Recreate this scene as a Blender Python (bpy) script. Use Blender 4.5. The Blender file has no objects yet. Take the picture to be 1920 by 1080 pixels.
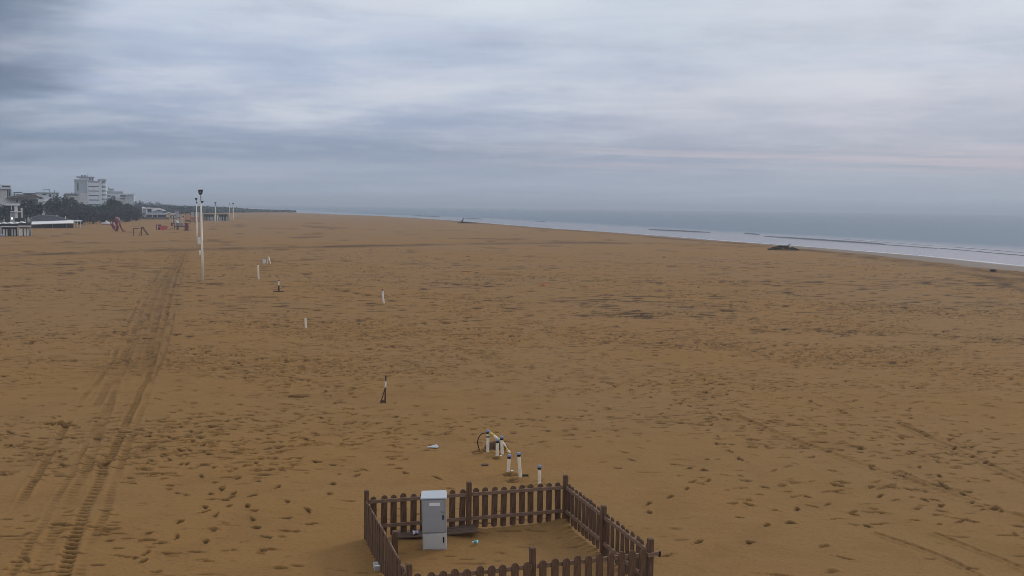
import bpy, math, random
import numpy as np
from mathutils import Vector, Matrix
random.seed(7); rng = np.random.default_rng(11)
R = math.radians
sc = bpy.context.scene
COL = sc.collection
# ------------------------------------------------------------------ camera
H = 6.5; F = 1800.0; ROLL = R(0.70); HY = 388.0
PITCH = math.atan((540-HY)*math.cos(ROLL)/F)
fw = np.array([0, math.cos(PITCH), -math.sin(PITCH)])
up0 = np.array([0, math.sin(PITCH), math.cos(PITCH)])
rt = math.cos(ROLL)*np.array([1, 0, 0])+math.sin(ROLL)*up0
up = -math.sin(ROLL)*np.array([1, 0, 0])+math.cos(ROLL)*up0
cd = bpy.data.cameras.new('camera'); cam = bpy.data.objects.new('camera', cd); COL.objects.link(cam)
cd.sensor_width = 36; cd.lens = 36*F/1920; cd.clip_start = 0.1; cd.clip_end = 60000
cam.matrix_world = Matrix(((rt[0], up[0], -fw[0], 0), (rt[1], up[1], -fw[1], 0), (rt[2], up[2], -fw[2], H), (0, 0, 0, 1)))
sc.camera = cam

def ray(px, py): return fw+rt*(px-960)/F+up*(540-py)/F
def G(px, py, z=0.0):
    "where the ground (height z) is seen in the photograph"
    v = ray(px, py); t = (H-z)/-v[2]; return (v[0]*t, v[1]*t)
def atd(px, py, d):
    "x and z of a point seen at px, py and standing d metres away"
    v = ray(px, py); t = d/v[1]; return (v[0]*t, H+v[2]*t)
def proj(X, Y, Z=0.0):
    Zr = Z-H
    dz = Y*fw[1]+Zr*fw[2]
    u = (X*rt[0]+Y*rt[1]+Zr*rt[2])/dz; v = (X*up[0]+Y*up[1]+Zr*up[2])/dz
    return 960+F*u, 540-F*v
# ------------------------------------------------------------------ materials
def lin(c):
    def f(v):
        v /= 255.0
        return v/12.92 if v <= .04045 else ((v+.055)/1.055)**2.4
    return (f(c[0]), f(c[1]), f(c[2]), 1)
MATS = {}
def mat(name, col, rough=.7, var=.18, scale=3.0, bump=0.0, metal=0.0, stretch=(1, 1, 1), spec=.4):
    if name in MATS: return MATS[name]
    m = bpy.data.materials.new(name); m.use_nodes = True; MATS[name] = m
    nt = m.node_tree; N = nt.nodes; L = nt.links; p = N['Principled BSDF']
    p.inputs['Roughness'].default_value = rough; p.inputs['Metallic'].default_value = metal
    p.inputs['Specular IOR Level'].default_value = spec
    tc = N.new('ShaderNodeTexCoord'); mp = N.new('ShaderNodeMapping'); mp.inputs['Scale'].default_value = stretch
    L.new(tc.outputs['Object'], mp.inputs[0])
    no = N.new('ShaderNodeTexNoise'); no.inputs['Scale'].default_value = scale; no.inputs['Detail'].default_value = 6
    no.inputs['Roughness'].default_value = .65
    L.new(mp.outputs[0], no.inputs['Vector'])
    cr = N.new('ShaderNodeValToRGB'); e = cr.color_ramp.elements
    e[0].position = .3; e[1].position = .7
    e[0].color = tuple(max(0, c*(1-var)) for c in col[:3])+(1,)
    e[1].color = tuple(min(1, c*(1+var)) for c in col[:3])+(1,)
    L.new(no.outputs['Fac'], cr.inputs[0]); L.new(cr.outputs[0], p.inputs['Base Color'])
    if bump:
        b = N.new('ShaderNodeBump'); b.inputs['Strength'].default_value = bump; b.inputs['Distance'].default_value = .02
        L.new(no.outputs['Fac'], b.inputs['Height']); L.new(b.outputs[0], p.inputs['Normal'])
    return m
M_wood = mat('brown_stained_wood', (.125, .068, .036), .75, .6, 5, .5, stretch=(6, 6, .8))
M_wood2 = mat('weathered_rail_wood', (.22, .135, .086), .8, .4, 6, .5, stretch=(1, 1, 6))
M_plank = mat('grey_brown_plank', (.12, .075, .05), .85, .35, 4, .5, stretch=(1, 8, 1))
M_cab = mat('grey_polyester', (.36, .365, .365), .5, .06, 2)
M_cabl = mat('pale_grey_polyester', (.56, .55, .54), .5, .08, 2)
M_lid = mat('light_grey_lid', (.5, .53, .56), .5, .06, 2)
M_white = mat('white_paint', (.84, .83, .80), .55, .1, 2)
M_pvc = mat('cream_pvc', (.84, .76, .60), .4, .12, 8)
M_blue = mat('blue_cap_plastic', (.20, .28, .50), .4, .15, 10)
M_black = mat('black_plastic', (.012, .012, .016), .5, .3, 8)
M_yellow = mat('yellow_tape', (.62, .46, .10), .5, .3, 9)
M_conc = mat('pale_concrete', (.42, .41, .37), .9, .2, 9, .4)
M_pole = mat('cream_pole_paint', (.82, .77, .66), .6, .18, 3, stretch=(1, 1, .4))
M_dwood = mat('wet_driftwood', (.055, .035, .022), .85, .5, 3, .6)
M_debris = mat('beach_wrack', (.12, .075, .04), .95, .55, 2.5, .6)
M_bark = mat('dark_bark', (.05, .04, .032), .95, .4, 4, .5)
M_leaf = mat('dark_evergreen_foliage', (.020, .036, .028), .8, .55, .5)
M_leaf2 = mat('dull_green_foliage', (.030, .050, .034), .8, .5, .4)
M_twig = mat('purple_grey_twigs', (.060, .052, .056), .9, .4, .5)
M_far = mat('far_foliage', (.05, .065, .06), .9, .4, .03)
M_wall = mat('offwhite_render_wall', (.76, .77, .77), .85, .12, .6)
M_wall2 = mat('warm_white_wall', (.64, .60, .54), .85, .12, .6)
M_wallg = mat('grey_wall', (.42, .45, .49), .85, .12, .6)
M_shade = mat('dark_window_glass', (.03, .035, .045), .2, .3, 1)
M_roof = mat('brown_tile_roof', (.15, .115, .10), .9, .25, 2)
M_roofg = mat('grey_felt_roof', (.10, .10, .115), .9, .2, 1)
M_awn = mat('white_awning_fabric', (.85, .83, .80), .7, .05, 1)
M_red = mat('red_playground_panel', (.62, .06, .06), .5, .2, 3)
M_dred = mat('dark_crimson_tube', (.20, .012, .035), .5, .3, 3)
M_pink = mat('faded_pink_panel', (.42, .2, .22), .6, .15, 3)
M_orange = mat('orange_panel', (.62, .26, .13), .5, .15, 3)
M_brownw = mat('brown_timber', (.10, .045, .03), .8, .3, 3)
M_green = mat('green_canvas', (.13, .2, .15), .8, .2, 2)
M_teal = mat('teal_plastic', (.08, .42, .45), .35, .2, 30)
M_lav = mat('lavender_label', (.35, .28, .55), .5, .3, 40)
M_steel = mat('grey_metal', (.25, .26, .28), .5, .2, 4, metal=.4)
M_rope = mat('faded_orange_net', (.62, .14, .07), .7, .3, 9)
M_wmet = mat('galvanised_roof_white', (.7, .72, .74), .5, .1, .8)
# ------------------------------------------------------------------ mesh builder
class MB:
    def __init__(s): s.v = []; s.f = []
    def add(s, vs, fs):
        n = len(s.v); s.v += [tuple(v) for v in vs]; s.f += [tuple(n+i for i in f) for f in fs]; return s
    def box(s, x0, x1, y0, y1, z0, z1):
        return s.add([(x0, y0, z0), (x1, y0, z0), (x1, y1, z0), (x0, y1, z0), (x0, y0, z1), (x1, y0, z1), (x1, y1, z1), (x0, y1, z1)],
                     [(0, 3, 2, 1), (4, 5, 6, 7), (0, 1, 5, 4), (1, 2, 6, 5), (2, 3, 7, 6), (3, 0, 4, 7)])
    def prism(s, pts, y0, y1):
        "outline in x,z pushed from y0 to y1"
        n = len(pts)
        vs = [(p[0], y0, p[1]) for p in pts]+[(p[0], y1, p[1]) for p in pts]
        fs = [tuple(range(n)), tuple(range(2*n-1, n-1, -1))]+[(i, n+i, n+(i+1) % n, (i+1) % n) for i in range(n)]
        return s.add(vs, fs)
    def tube(s, pts, rad, n=8, cap=True):
        pts = [Vector(p) for p in pts]
        rr = rad if isinstance(rad, (list, tuple)) else [rad]*len(pts)
        vs = []; fs = []
        for i, p in enumerate(pts):
            t = (pts[min(i+1, len(pts)-1)]-pts[max(i-1, 0)]).normalized()
            a = Vector((0, 0, 1)) if abs(t.z) < .9 else Vector((1, 0, 0))
            u = t.cross(a).normalized(); w = t.cross(u)
            for k in range(n):
                an = 2*math.pi*k/n; vs.append(p+(u*math.cos(an)+w*math.sin(an))*rr[i])
        for i in range(len(pts)-1):
            for k in range(n):
                a = i*n+k; b = i*n+(k+1) % n; fs.append((a, b, b+n, a+n))
        if cap: fs += [tuple(range(n-1, -1, -1)), tuple(range(len(vs)-n, len(vs)))]
        return s.add(vs, fs)
    def beam(s, a, b, w, h):
        a = Vector(a); b = Vector(b); t = (b-a).normalized()
        u = t.cross(Vector((0, 0, 1)))
        u = u.normalized() if u.length > 1e-3 else Vector((1, 0, 0))
        q = u.cross(t)
        vs = [p+u*i*w/2+q*j*h/2 for p in (a, b) for i, j in ((-1, -1), (1, -1), (1, 1), (-1, 1))]
        return s.add(vs, [(0, 1, 2, 3), (7, 6, 5, 4), (0, 4, 5, 1), (1, 5, 6, 2), (2, 6, 7, 3), (3, 7, 4, 0)])
    def build(s, name, m, parent=None, bevel=0, smooth=False):
        me = bpy.data.meshes.new(name); me.from_pydata(s.v, [], s.f); me.materials.append(m)
        o = bpy.data.objects.new(name, me); COL.objects.link(o)
        if parent: o.parent = parent
        if smooth: me.polygons.foreach_set('use_smooth', [True]*len(me.polygons))
        if bevel:
            b = o.modifiers.new('bevel', 'BEVEL'); b.width = bevel; b.segments = 2; b.limit_method = 'ANGLE'
        return o
def tag(o, label, cat, group=None):
    o['label'] = label; o['category'] = cat
    if group: o['group'] = group
    return o
def thing(name, label, cat, loc=(0, 0, 0), rz=0.0, group=None):
    o = bpy.data.objects.new(name, None); COL.objects.link(o)
    o.location = loc; o.rotation_euler = (0, 0, rz); o.empty_display_size = .3
    return tag(o, label, cat, group)
def dup(root, loc, rz, label=None):
    r = root.copy(); COL.objects.link(r); r.location = loc; r.rotation_euler = (0, 0, rz)
    if label: r['label'] = label
    for ch in list(root.children):
        c = ch.copy(); COL.objects.link(c); c.parent = r
        for g in list(ch.children):
            d = g.copy(); COL.objects.link(d); d.parent = c
    return r
def structure(o): o['kind'] = 'structure'; return o
# ------------------------------------------------------------------ shoreline
SEA = -0.32
shore_px = [(1920, 499.5), (1737, 480.7), (1500, 461.5), (1380, 453.2), (1193, 438.5), (1047, 429), (867, 414.5), (740, 406.5), (560, 399.5)]
sp = [G(x, y, SEA) for x, y in shore_px]
sy = [p[1] for p in sp]; sx = [p[0] for p in sp]
sy = [-400, 0]+sy+[900, 1100, 1400, 2000, 4000, 9000, 40000]; sx = [sx[0]+.2*(sy[2]+400), sx[0]+.2*sy[2]]+sx+[-900*.236, -1100*.262, -1400*.29, -2000*.32, -4000*.36, -9000*.40, -40000*.42]
def shore_x(Y): return np.interp(Y, sy, sx)
# ------------------------------------------------------------------ sand: a height map of prints and ruts
RES = .04; X0, X1, Y0, Y1 = -62.0, 72.0, 12.0, 145.0
nx = int((X1-X0)/RES); ny = int((Y1-Y0)/RES)
hm = np.zeros((ny, nx), np.float32); dk = np.zeros((ny, nx), np.float32)  # dk: darker tone in pits and ruts, damp sand with shade painted in
def vnoise(shape, sxy, seed):
    "smooth value noise on the map grid; sxy = cell size in samples (y, x)"
    r = np.random.default_rng(seed)
    gy = int(shape[0]/sxy[0])+3; gx = int(shape[1]/sxy[1])+3
    g = r.standard_normal((gy, gx)).astype(np.float32)
    yy = np.arange(shape[0])/sxy[0]; xx = np.arange(shape[1])/sxy[1]
    iy = yy.astype(int); ix = xx.astype(int); fy = (yy-iy); fx = (xx-ix)
    fy = (fy*fy*(3-2*fy)).astype(np.float32)[:, None]; fx = (fx*fx*(3-2*fx)).astype(np.float32)[None, :]
    g0 = g[iy]; g1 = g[iy+1]; row = g0*(1-fy)+g1*fy
    return row[:, ix]*(1-fx)+row[:, ix+1]*fx
hm += .030*vnoise(hm.shape, (60, 75), 1)+.013*vnoise(hm.shape, (17, 24), 2)
rough = np.clip(vnoise(hm.shape, (210, 260), 5)*.5+.5, 0, 1)
hm += (.0065*vnoise(hm.shape, (6, 8), 3))*rough
ST = 13
gy_, gx_ = np.mgrid[-ST:ST+1, -ST:ST+1]*RES
def stamp(x, y, a, ln, wd, dep, dark=1.0):
    ix = int((x-X0)/RES); iy = int((y-Y0)/RES)
    if ix < ST or iy < ST or ix >= nx-ST-1 or iy >= ny-ST-1: return
    c, s = math.cos(a), math.sin(a)
    u = (gx_*c+gy_*s)/ln; v = (-gx_*s+gy_*c)/wd
    r = np.sqrt(u*u+v*v); th = np.arctan2(v, u); q1, q2, q3 = random.random()*6, random.random()*6, random.random()*6
    r = r*(1+.22*np.sin(2*th+q1)+.16*np.sin(3*th+q2)+.10*np.sin(5*th+q3))
    pit = np.clip((1.15-r)/random.choice((.2, .35, .6)), 0, 1); pit = pit*pit*(3-2*pit)
    rim = np.exp(-((r-1.45)/.28)**2)
    sl = (slice(iy-ST, iy+ST+1), slice(ix-ST, ix+ST+1))
    hm[sl] += (-dep*pit+dep*.35*rim).astype(np.float32)
    dk[sl] = np.maximum(dk[sl], (pit*dark).astype(np.float32))
def dens(px, py):
    g = lambda cx, cy, rx, ry: math.exp(-((px-cx)/rx)**2-((py-cy)/ry)**2)
    d = .10
    d += 1.0*g(900, 670, 700, 75)+.8*g(250, 740, 330, 120)+.75*g(1650, 640, 420, 70)+.5*g(1650, 830, 280, 130)
    d += .55*g(330, 880, 230, 100)+.45*g(900, 570, 900, 60)+.3*g(420, 960, 250, 90)+.25*g(700, 800, 300, 50)+.5*g(1330, 760, 60, 70)
    d -= .30*g(900, 980, 320, 110)+.12*g(1350, 1000, 230, 60)
    return max(.012, d)
cnt = 0
flx = vnoise(hm.shape, (1.9, 7.5), 61); flm = np.clip(vnoise(hm.shape, (55, 70), 62)*.6+vnoise(hm.shape, (160, 210), 63)*.6+.25, 0, 1.3)
fl = np.clip(flx-1.75+.75*flm, 0, .7)*flm
hm -= .045*fl; dk = np.maximum(dk, np.clip(fl*1.5, 0, .8)).astype(np.float32); hm += (.0035*vnoise(hm.shape, (1.6, 2.2), 64)).astype(np.float32)
del flx, flm, fl
clump = vnoise((400, 400), (9, 12), 9)
for i in range(190000):
    y = math.sqrt(random.uniform(15**2, 142**2)); x = random.uniform(-.6, .6)*y
    if x > shore_x(y)-9: continue
    px, py = proj(x, y)
    cl = clump[int(y*2.6) % 400, int((x+90)*2.2) % 400]
    if random.random() > dens(px, py)*.62*max(.05, .55+.8*cl): continue
    if -3.2 < x < 2.8 and 14 < y < 19.7 and random.random() < .93: continue
    a = random.gauss(0, .45); big = random.random()
    ln = random.uniform(.08, .17) if big < .86 else random.uniform(.18, .27)
    ln *= .85*(1+.5*min(1, max(0, (y-26)/25))); stamp(x, y, a, ln, random.uniform(.03, .062), random.uniform(.02, .075), random.uniform(.3, 1)**1.2); cnt += 1
def trail(pts, step=.68, wob=.12, dep=.05):
    P = [G(*p) for p in pts]; k = 0
    for (ax, ay), (bx, by) in zip(P, P[1:]):
        L = math.hypot(bx-ax, by-ay); n = max(1, int(L/step)); a = math.atan2(by-ay, bx-ax)
        for i in range(n):
            t = i/n; side = .11 if k % 2 else -.11; k += 1
            stamp(ax+(bx-ax)*t-side*math.sin(a)+random.gauss(0, wob), ay+(by-ay)*t+side*math.cos(a)+random.gauss(0, wob),
                  a+random.gauss(0, .3), .12, .05, dep*random.uniform(.6, 1.2))
trail([(330, 870), (300, 800), (420, 790), (600, 760)]); trail([(500, 1010), (430, 930), (370, 850), (340, 780)])
trail([(380, 1020), (420, 930), (470, 860)]); trail([(560, 960), (500, 900), (480, 850)]); trail([(260, 1060), (400, 940), (560, 925)])
trail([(1330, 710), (1330, 760), (1345, 830), (1400, 870)]); trail([(1560, 800), (1720, 850), (1850, 960)]); trail([(1600, 860), (1750, 905), (1910, 940)])
trail([(1390, 640), (1600, 655), (1910, 700)]); trail([(1200, 720), (1350, 690), (1550, 650)]); trail([(1260, 1040), (1400, 1010), (1560, 930)])
trail([(1530, 640), (1700, 600), (1910, 590)]); trail([(1480, 745), (1700, 800), (1910, 850)]); trail([(1700, 900), (1760, 960), (1900, 1000)])
trail([(1220, 960), (1300, 900), (1330, 850)]); trail([(620, 930), (680, 880), (820, 850)])
trail([(1200, 860), (1330, 880), (1500, 930), (1700, 1010)])
for i in range(46):
    x = random.uniform(-100, 2000); y = random.uniform(520, 860); a = random.gauss(0, .25)
    trail([(x, y), (x+random.uniform(150, 500), y+120*a), (x+random.uniform(500, 800), y+220*a+random.uniform(-40, 40))], dep=.045)
def densify(P, step):
    out = []; s = 0.0
    for (ax, ay), (bx, by) in zip(P, P[1:]):
        L = math.hypot(bx-ax, by-ay); n = max(1, int(L/step)); t = np.arange(n)/n
        out.append(np.stack([ax+(bx-ax)*t, ay+(by-ay)*t, np.full(n, -(by-ay)/L), np.full(n, (bx-ax)/L), s+L*t], 1)); s += L
    return np.concatenate(out)
def smoothpath(P, it=3):
    P = [tuple(p) for p in P]
    for _ in range(it):
        Q = [P[0]]
        for a, b in zip(P, P[1:]): Q += [(.75*a[0]+.25*b[0], .75*a[1]+.25*b[1]), (.25*a[0]+.75*b[0], .25*a[1]+.75*b[1])]
        P = Q+[P[-1]]
    return P
def rut(pix, width=.3, dep=.05, tread=.02, dark=.6, rim=.02, period=.2, broken=0.0):
    D = densify(smoothpath([G(*p) for p in pix]), .02)
    br = np.interp(D[:, 4], np.arange(0, 400, 1.3), np.clip(1+broken*rng.standard_normal(308), 0, 1.3))
    wob = np.interp(D[:, 4], np.arange(0, 400, 1.1), .02*rng.standard_normal(364))
    for l in np.arange(-width*.5-.16, width*.5+.16, .02):
        X = D[:, 0]+D[:, 2]*(l+wob); Y = D[:, 1]+D[:, 3]*(l+wob)
        ix = ((X-X0)/RES).astype(int); iy = ((Y-Y0)/RES).astype(int)
        ok = (ix >= 0)&(iy >= 0)&(ix < nx)&(iy < ny)
        u = abs(l)/(width*.5)
        if u <= 1:
            prof = min(1, (1-u)*3)
            tr = np.maximum(0, np.sin(2*math.pi*(D[:, 4]-abs(l+.1)*.5+.02*np.sin(D[:, 4]*3))/period))
            z = (-dep*prof*.5-tread*2*tr*prof)*br; d = dark*prof*(.16+.84*tr*tr)*br
        else:
            z = rim*math.exp(-((abs(l)-width*.5-.05)/.05)**2)*br; d = 0*br
        iy = iy[ok]; ix = ix[ok]
        if u <= 1:
            hm[iy, ix] = np.minimum(hm[iy, ix], hm[iy, ix]*.3+z[ok]); dk[iy, ix] = np.maximum(dk[iy, ix], d[ok])
        else:
            hm[iy, ix] += (z[ok]*.35).astype(np.float32)
rr = [(112, 1092), (157, 965), (201, 872), (249, 767), (282, 700), (302, 625), (320, 558), (333, 510), (349, 470)]
rut(rr, .24, .020, .030, .85, .02, .24, .35)
rut([(60, 1085), (105, 990), (160, 880), (196, 790), (226, 700), (262, 620), (268, 565), (288, 530), (310, 490), (325, 466)], .24, .018, .014, .55, .015, .2, .8)
rut([(-60, 1085), (20, 970), (80, 880), (124, 800), (150, 750), (205, 690), (225, 640), (262, 560), (276, 535), (318, 490)], .2, .02, .014, .6, .02, .2, 1.1)
rut([(20, 1085), (75, 990), (128, 900), (170, 820), (215, 730)], .16, .012, .014, .45, .01, .2, 1.1)
rut([(150, 1085), (190, 980), (225, 880), (262, 780), (292, 700), (318, 640), (330, 560), (345, 500), (352, 470)], .18, .012, .01, .35, .01, .2, 1.2)
rut([(180, 760), (215, 700), (245, 640), (262, 590), (282, 545), (330, 490)], .3, .03, .02, .6, .02, .2, .5)
rut([(270, 690), (285, 630), (300, 570), (312, 530), (340, 480)], .4, .03, .02, .65, .02, .25, .3)
rut([(272, 600), (285, 560), (300, 530), (330, 485)], .4, .03, .02, .5, .02, .25, .3)
rut([(1480, 720), (1600, 765), (1730, 815), (1830, 860), (1960, 915)], .2, .02, .006, .2, .05, .3, .6)
rut([(1640, 1000), (1760, 1040), (1860, 1090)], .08, .018, .004, .3, .03, .3, .5)
rut([(1380, 780), (1500, 830), (1700, 900), (1960, 985)], .25, .02, .006, .15, .03, .3, .7)
rut([(1680, 880), (1760, 915), (1840, 935)], .10, .03, .006, .5, .03, .3, .5)
rut([(1750, 1000), (1850, 1035), (1940, 1075)], .07, .015, .004, .2, .03, .3, .5)
rut([(1240, 690), (1180, 715), (1140, 732)], .22, .03, .01, .35, .03, .3, .3)
rut([(585, 541), (620, 540), (680, 552), (720, 556)], .8, .08, .01, .9, .05, .4, .4)
rut([(510, 620), (545, 622), (590, 618)], .5, .08, .01, .9, .05, .4, .3)
rut([(880, 524), (960, 522), (1040, 520)], 1.2, .08, .01, .7, .05, .4, .7)
for cx, cy, w in ((225, 623, 34), (1360, 606, 50), (990, 602, 40), (556, 742, 26), (1770, 630, 40), (905, 615, 30), (65, 480, 40), (115, 797, 36), (990, 510, 60), (1150, 512, 60), (1030, 523, 70)):
    x, y = G(cx, cy)
    for k in range(9): stamp(x+random.uniform(-.5, .5)*w*y/F, y+random.uniform(-.5, .5)*w*.22*y*y/(H*F), random.gauss(0, .3), random.uniform(.12, .28), random.uniform(.06, .12), .07, .8)
# stamped ground of old vehicle crossings, dark rough bands
def drift(cx, cy, r, h):
    ix = (cx-X0)/RES; iy = (cy-Y0)/RES; k = int(r*2.2/RES)
    a0, a1, b0, b1 = max(0, int(iy)-k), min(ny, int(iy)+k), max(0, int(ix)-k), min(nx, int(ix)+k)
    if a1 <= a0 or b1 <= b0: return
    yy, xx = np.mgrid[a0:a1, b0:b1]
    hm[a0:a1, b0:b1] += (h*np.exp(-(((yy-iy)**2+(xx-ix)**2)*RES*RES)/(r*r))).astype(np.float32)
# fence corners
fB = np.array([1.15, 19.36]); fA = np.array([-2.77, 18.2]); fC = np.array([2.37, 15.66]); fD = np.array([-1.54, 14.42])
for t in np.linspace(0, 1, 14):
    p = fA*(1-t)+fB*t+np.array([0, -.05]); drift(p[0]+random.gauss(0, .05), p[1]+random.gauss(0, .05), random.uniform(.14, .26), .03+.06*random.random())
for t in np.linspace(0, .8, 9):
    p = fB*(1-t)+fC*t+np.array([-.12, 0]); drift(p[0], p[1], .2, .06)
for px, py in ((914, 849), (932, 857), (953, 886), (975, 895), (1011, 908), (922, 842)):
    x, y = G(px, py); drift(x+.1, y-.06, .18, .05)
    for k in range(3): stamp(x+random.uniform(-.3, .3), y+random.uniform(-.25, .12), random.gauss(0, .5), .12, .06, .04, .8)
# ---- the sheet itself, finer near the camera
rows = [-400, -120, -40, -10, 0, 6, 10, 12.5]
y = 13.6
while y < 36000:
    rows.append(y); y += max(.028, min(y*y/(H*960)*.5, y*.05))
rows = np.array(rows+[39000.0])
s_in = np.arange(-.62, .6201, .00086)
s_out = np.array([.65, .7, .8, 1, 1.4, 2, 3.2, 6, 12, 30])
S = np.concatenate([-s_out[::-1], s_in, s_out])
W = np.maximum(rows, 13.6)[:, None]
Xg = (S[None, :]*W).astype(np.float64); Yg = np.repeat(rows[:, None], len(S), 1)
print('ground', Xg.shape)
# bilinear height map lookup
fx = (Xg-X0)/RES; fy = (Yg-Y0)/RES
ok = (fx > 1)&(fy > 1)&(fx < nx-3)&(fy < ny-3)
fxc = np.clip(fx, 1, nx-3); fyc = np.clip(fy, 1, ny-3); ix = fxc.astype(int); iy = fyc.astype(int); tx = (fxc-ix); ty = (fyc-iy)
def samp(m): return m[iy, ix]*(1-tx)*(1-ty)+m[iy, ix+1]*tx*(1-ty)+m[iy+1, ix]*(1-tx)*ty+m[iy+1, ix+1]*tx*ty
Z = samp(hm)*ok; D_ = samp(dk)*ok
fade = np.clip((145-Yg)/35, 0, 1); Z *= fade
del tx, ty, fx, fy
# distant relief: low hummocks and scuffs, shade painted into their hollows
def n2(shape, c, seed): return vnoise(shape, c, seed)
sh = Xg.shape
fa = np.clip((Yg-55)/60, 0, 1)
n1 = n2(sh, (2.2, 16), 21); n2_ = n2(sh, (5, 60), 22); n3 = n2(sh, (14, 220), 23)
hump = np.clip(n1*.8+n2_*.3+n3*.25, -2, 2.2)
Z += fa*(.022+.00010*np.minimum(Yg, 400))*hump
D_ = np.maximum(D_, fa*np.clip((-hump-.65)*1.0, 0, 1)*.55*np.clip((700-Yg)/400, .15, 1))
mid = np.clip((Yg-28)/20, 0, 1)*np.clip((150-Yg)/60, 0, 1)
D_ = np.maximum(D_, mid*np.clip(n2(sh, (1.15, 13), 31)*.8+n3*.3-.5, 0, 1)*1.0)  # mid-distance dashes, shade of small relief painted as colour alone
# the slope down to the sea, the wet foreshore and the wrack line
T = Xg-shore_x(Yg)
cosn = .97
Td = T*cosn
beach = np.interp(Td, [-16, -12, -5, 0, 6, 60, 4000], [0, .04, -.06, SEA, SEA-.35, -2.2, -4])
smooth_ = np.clip((-Td-4)/4, 0, 1)
Z = Z*smooth_+beach
wq = np.interp(Yg, [60, 100, 180, 400], [15, 13.2, 9, 8]); wet = np.clip((Td+wq+.5*n2(sh, (6, 60), 44))/1.0, 0, 1)
gl = np.clip((Td+2.6)/2.2, 0, 1)
nn = n2(sh, (3, 40), 41)
wr = 1.2*np.exp(-((Td+wq+2.6+nn*.35)/2.0)**2)*np.clip(.6+.5*n1, .05, 1)+.75*np.exp(-((Td+wq)/.3)**2)+.45*np.exp(-((Td+wq-2.6+nn*.2)/.35)**2)
D_ = np.maximum(D_*smooth_, np.clip(wr, 0, 1)*.75*np.clip((900-Yg)/500, .1, 1))
# the two dark crossings about 140 m out
def band(pix, wd, amt):
    P = np.array([G(*p) for p in pix]); yc = np.interp(Xg, P[:, 0], P[:, 1])
    inx = (Xg > P[0, 0]-8)&(Xg < P[-1, 0]+8)
    return inx*amt*np.exp(-((Yg-yc)/wd)**2)*np.clip(.75+.5*n2_+.3*n1, .1, 1.2)
D_ = np.maximum(D_, band([(-60, 482), (150, 474), (350, 468), (600, 463), (900, 457), (1100, 455)], 5, .7))
D_ = np.maximum(D_, band([(-60, 462), (100, 458), (350, 452)], 3.5, .35))
D_ = np.maximum(D_, band([(950, 452), (1100, 452), (1200, 455), (1400, 462)], 4.5, .4))
def blotch(pix, wid, amt):
    P = densify(smoothpath([G(*p) for p in pix]), .5)[:, :2]
    x0, y0 = P.min(0)-3; x1, y1 = P.max(0)+3
    m = (Xg > x0)&(Xg < x1)&(Yg > y0)&(Yg < y1)
    q = np.stack([Xg[m], Yg[m]], 1); best = np.full(len(q), 1e9)
    for p in P: best = np.minimum(best, (q[:, 0]-p[0])**2+(q[:, 1]-p[1])**2)
    v = amt*np.exp(-best/(wid*wid)); D_[m] = np.maximum(D_[m], v*np.clip(.8+.4*n1[m], .2, 1.2)); Z[m] -= .06*v
blotch([(1800, 512), (1870, 520), (1890, 532), (1893, 540), (1960, 548)], 1.1, 1.0)
blotch([(1860, 521), (1810, 521)], .4, .6)
blotch([(345, 470), (318, 520), (300, 570), (290, 620), (250, 700)], 1.0, .3)
def mesh_grid(name, Xa, Ya, Za, attrs, m):
    r, c = Xa.shape; me = bpy.data.meshes.new(name)
    co = np.stack([Xa, Ya, Za], -1).reshape(-1, 3).astype(np.float32)
    me.vertices.add(r*c); me.vertices.foreach_set('co', co.ravel())
    i = np.arange((r-1)*(c-1)); a = (i//(c-1))*c+i % (c-1)
    q = np.stack([a, a+1, a+c+1, a+c], 1).astype(np.int32)
    me.loops.add(q.size); me.loops.foreach_set('vertex_index', q.ravel())
    me.polygons.add(len(q)); me.polygons.foreach_set('loop_start', np.arange(0, q.size, 4, dtype=np.int32))
    me.polygons.foreach_set('use_smooth', np.ones(len(q), bool))
    for k, v in attrs.items():
        at = me.attributes.new(k, 'FLOAT', 'POINT'); at.data.foreach_set('value', v.astype(np.float32).ravel())
    me.update(calc_edges=True); me.materials.append(m)
    o = bpy.data.objects.new(name, me); COL.objects.link(o); return o
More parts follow.
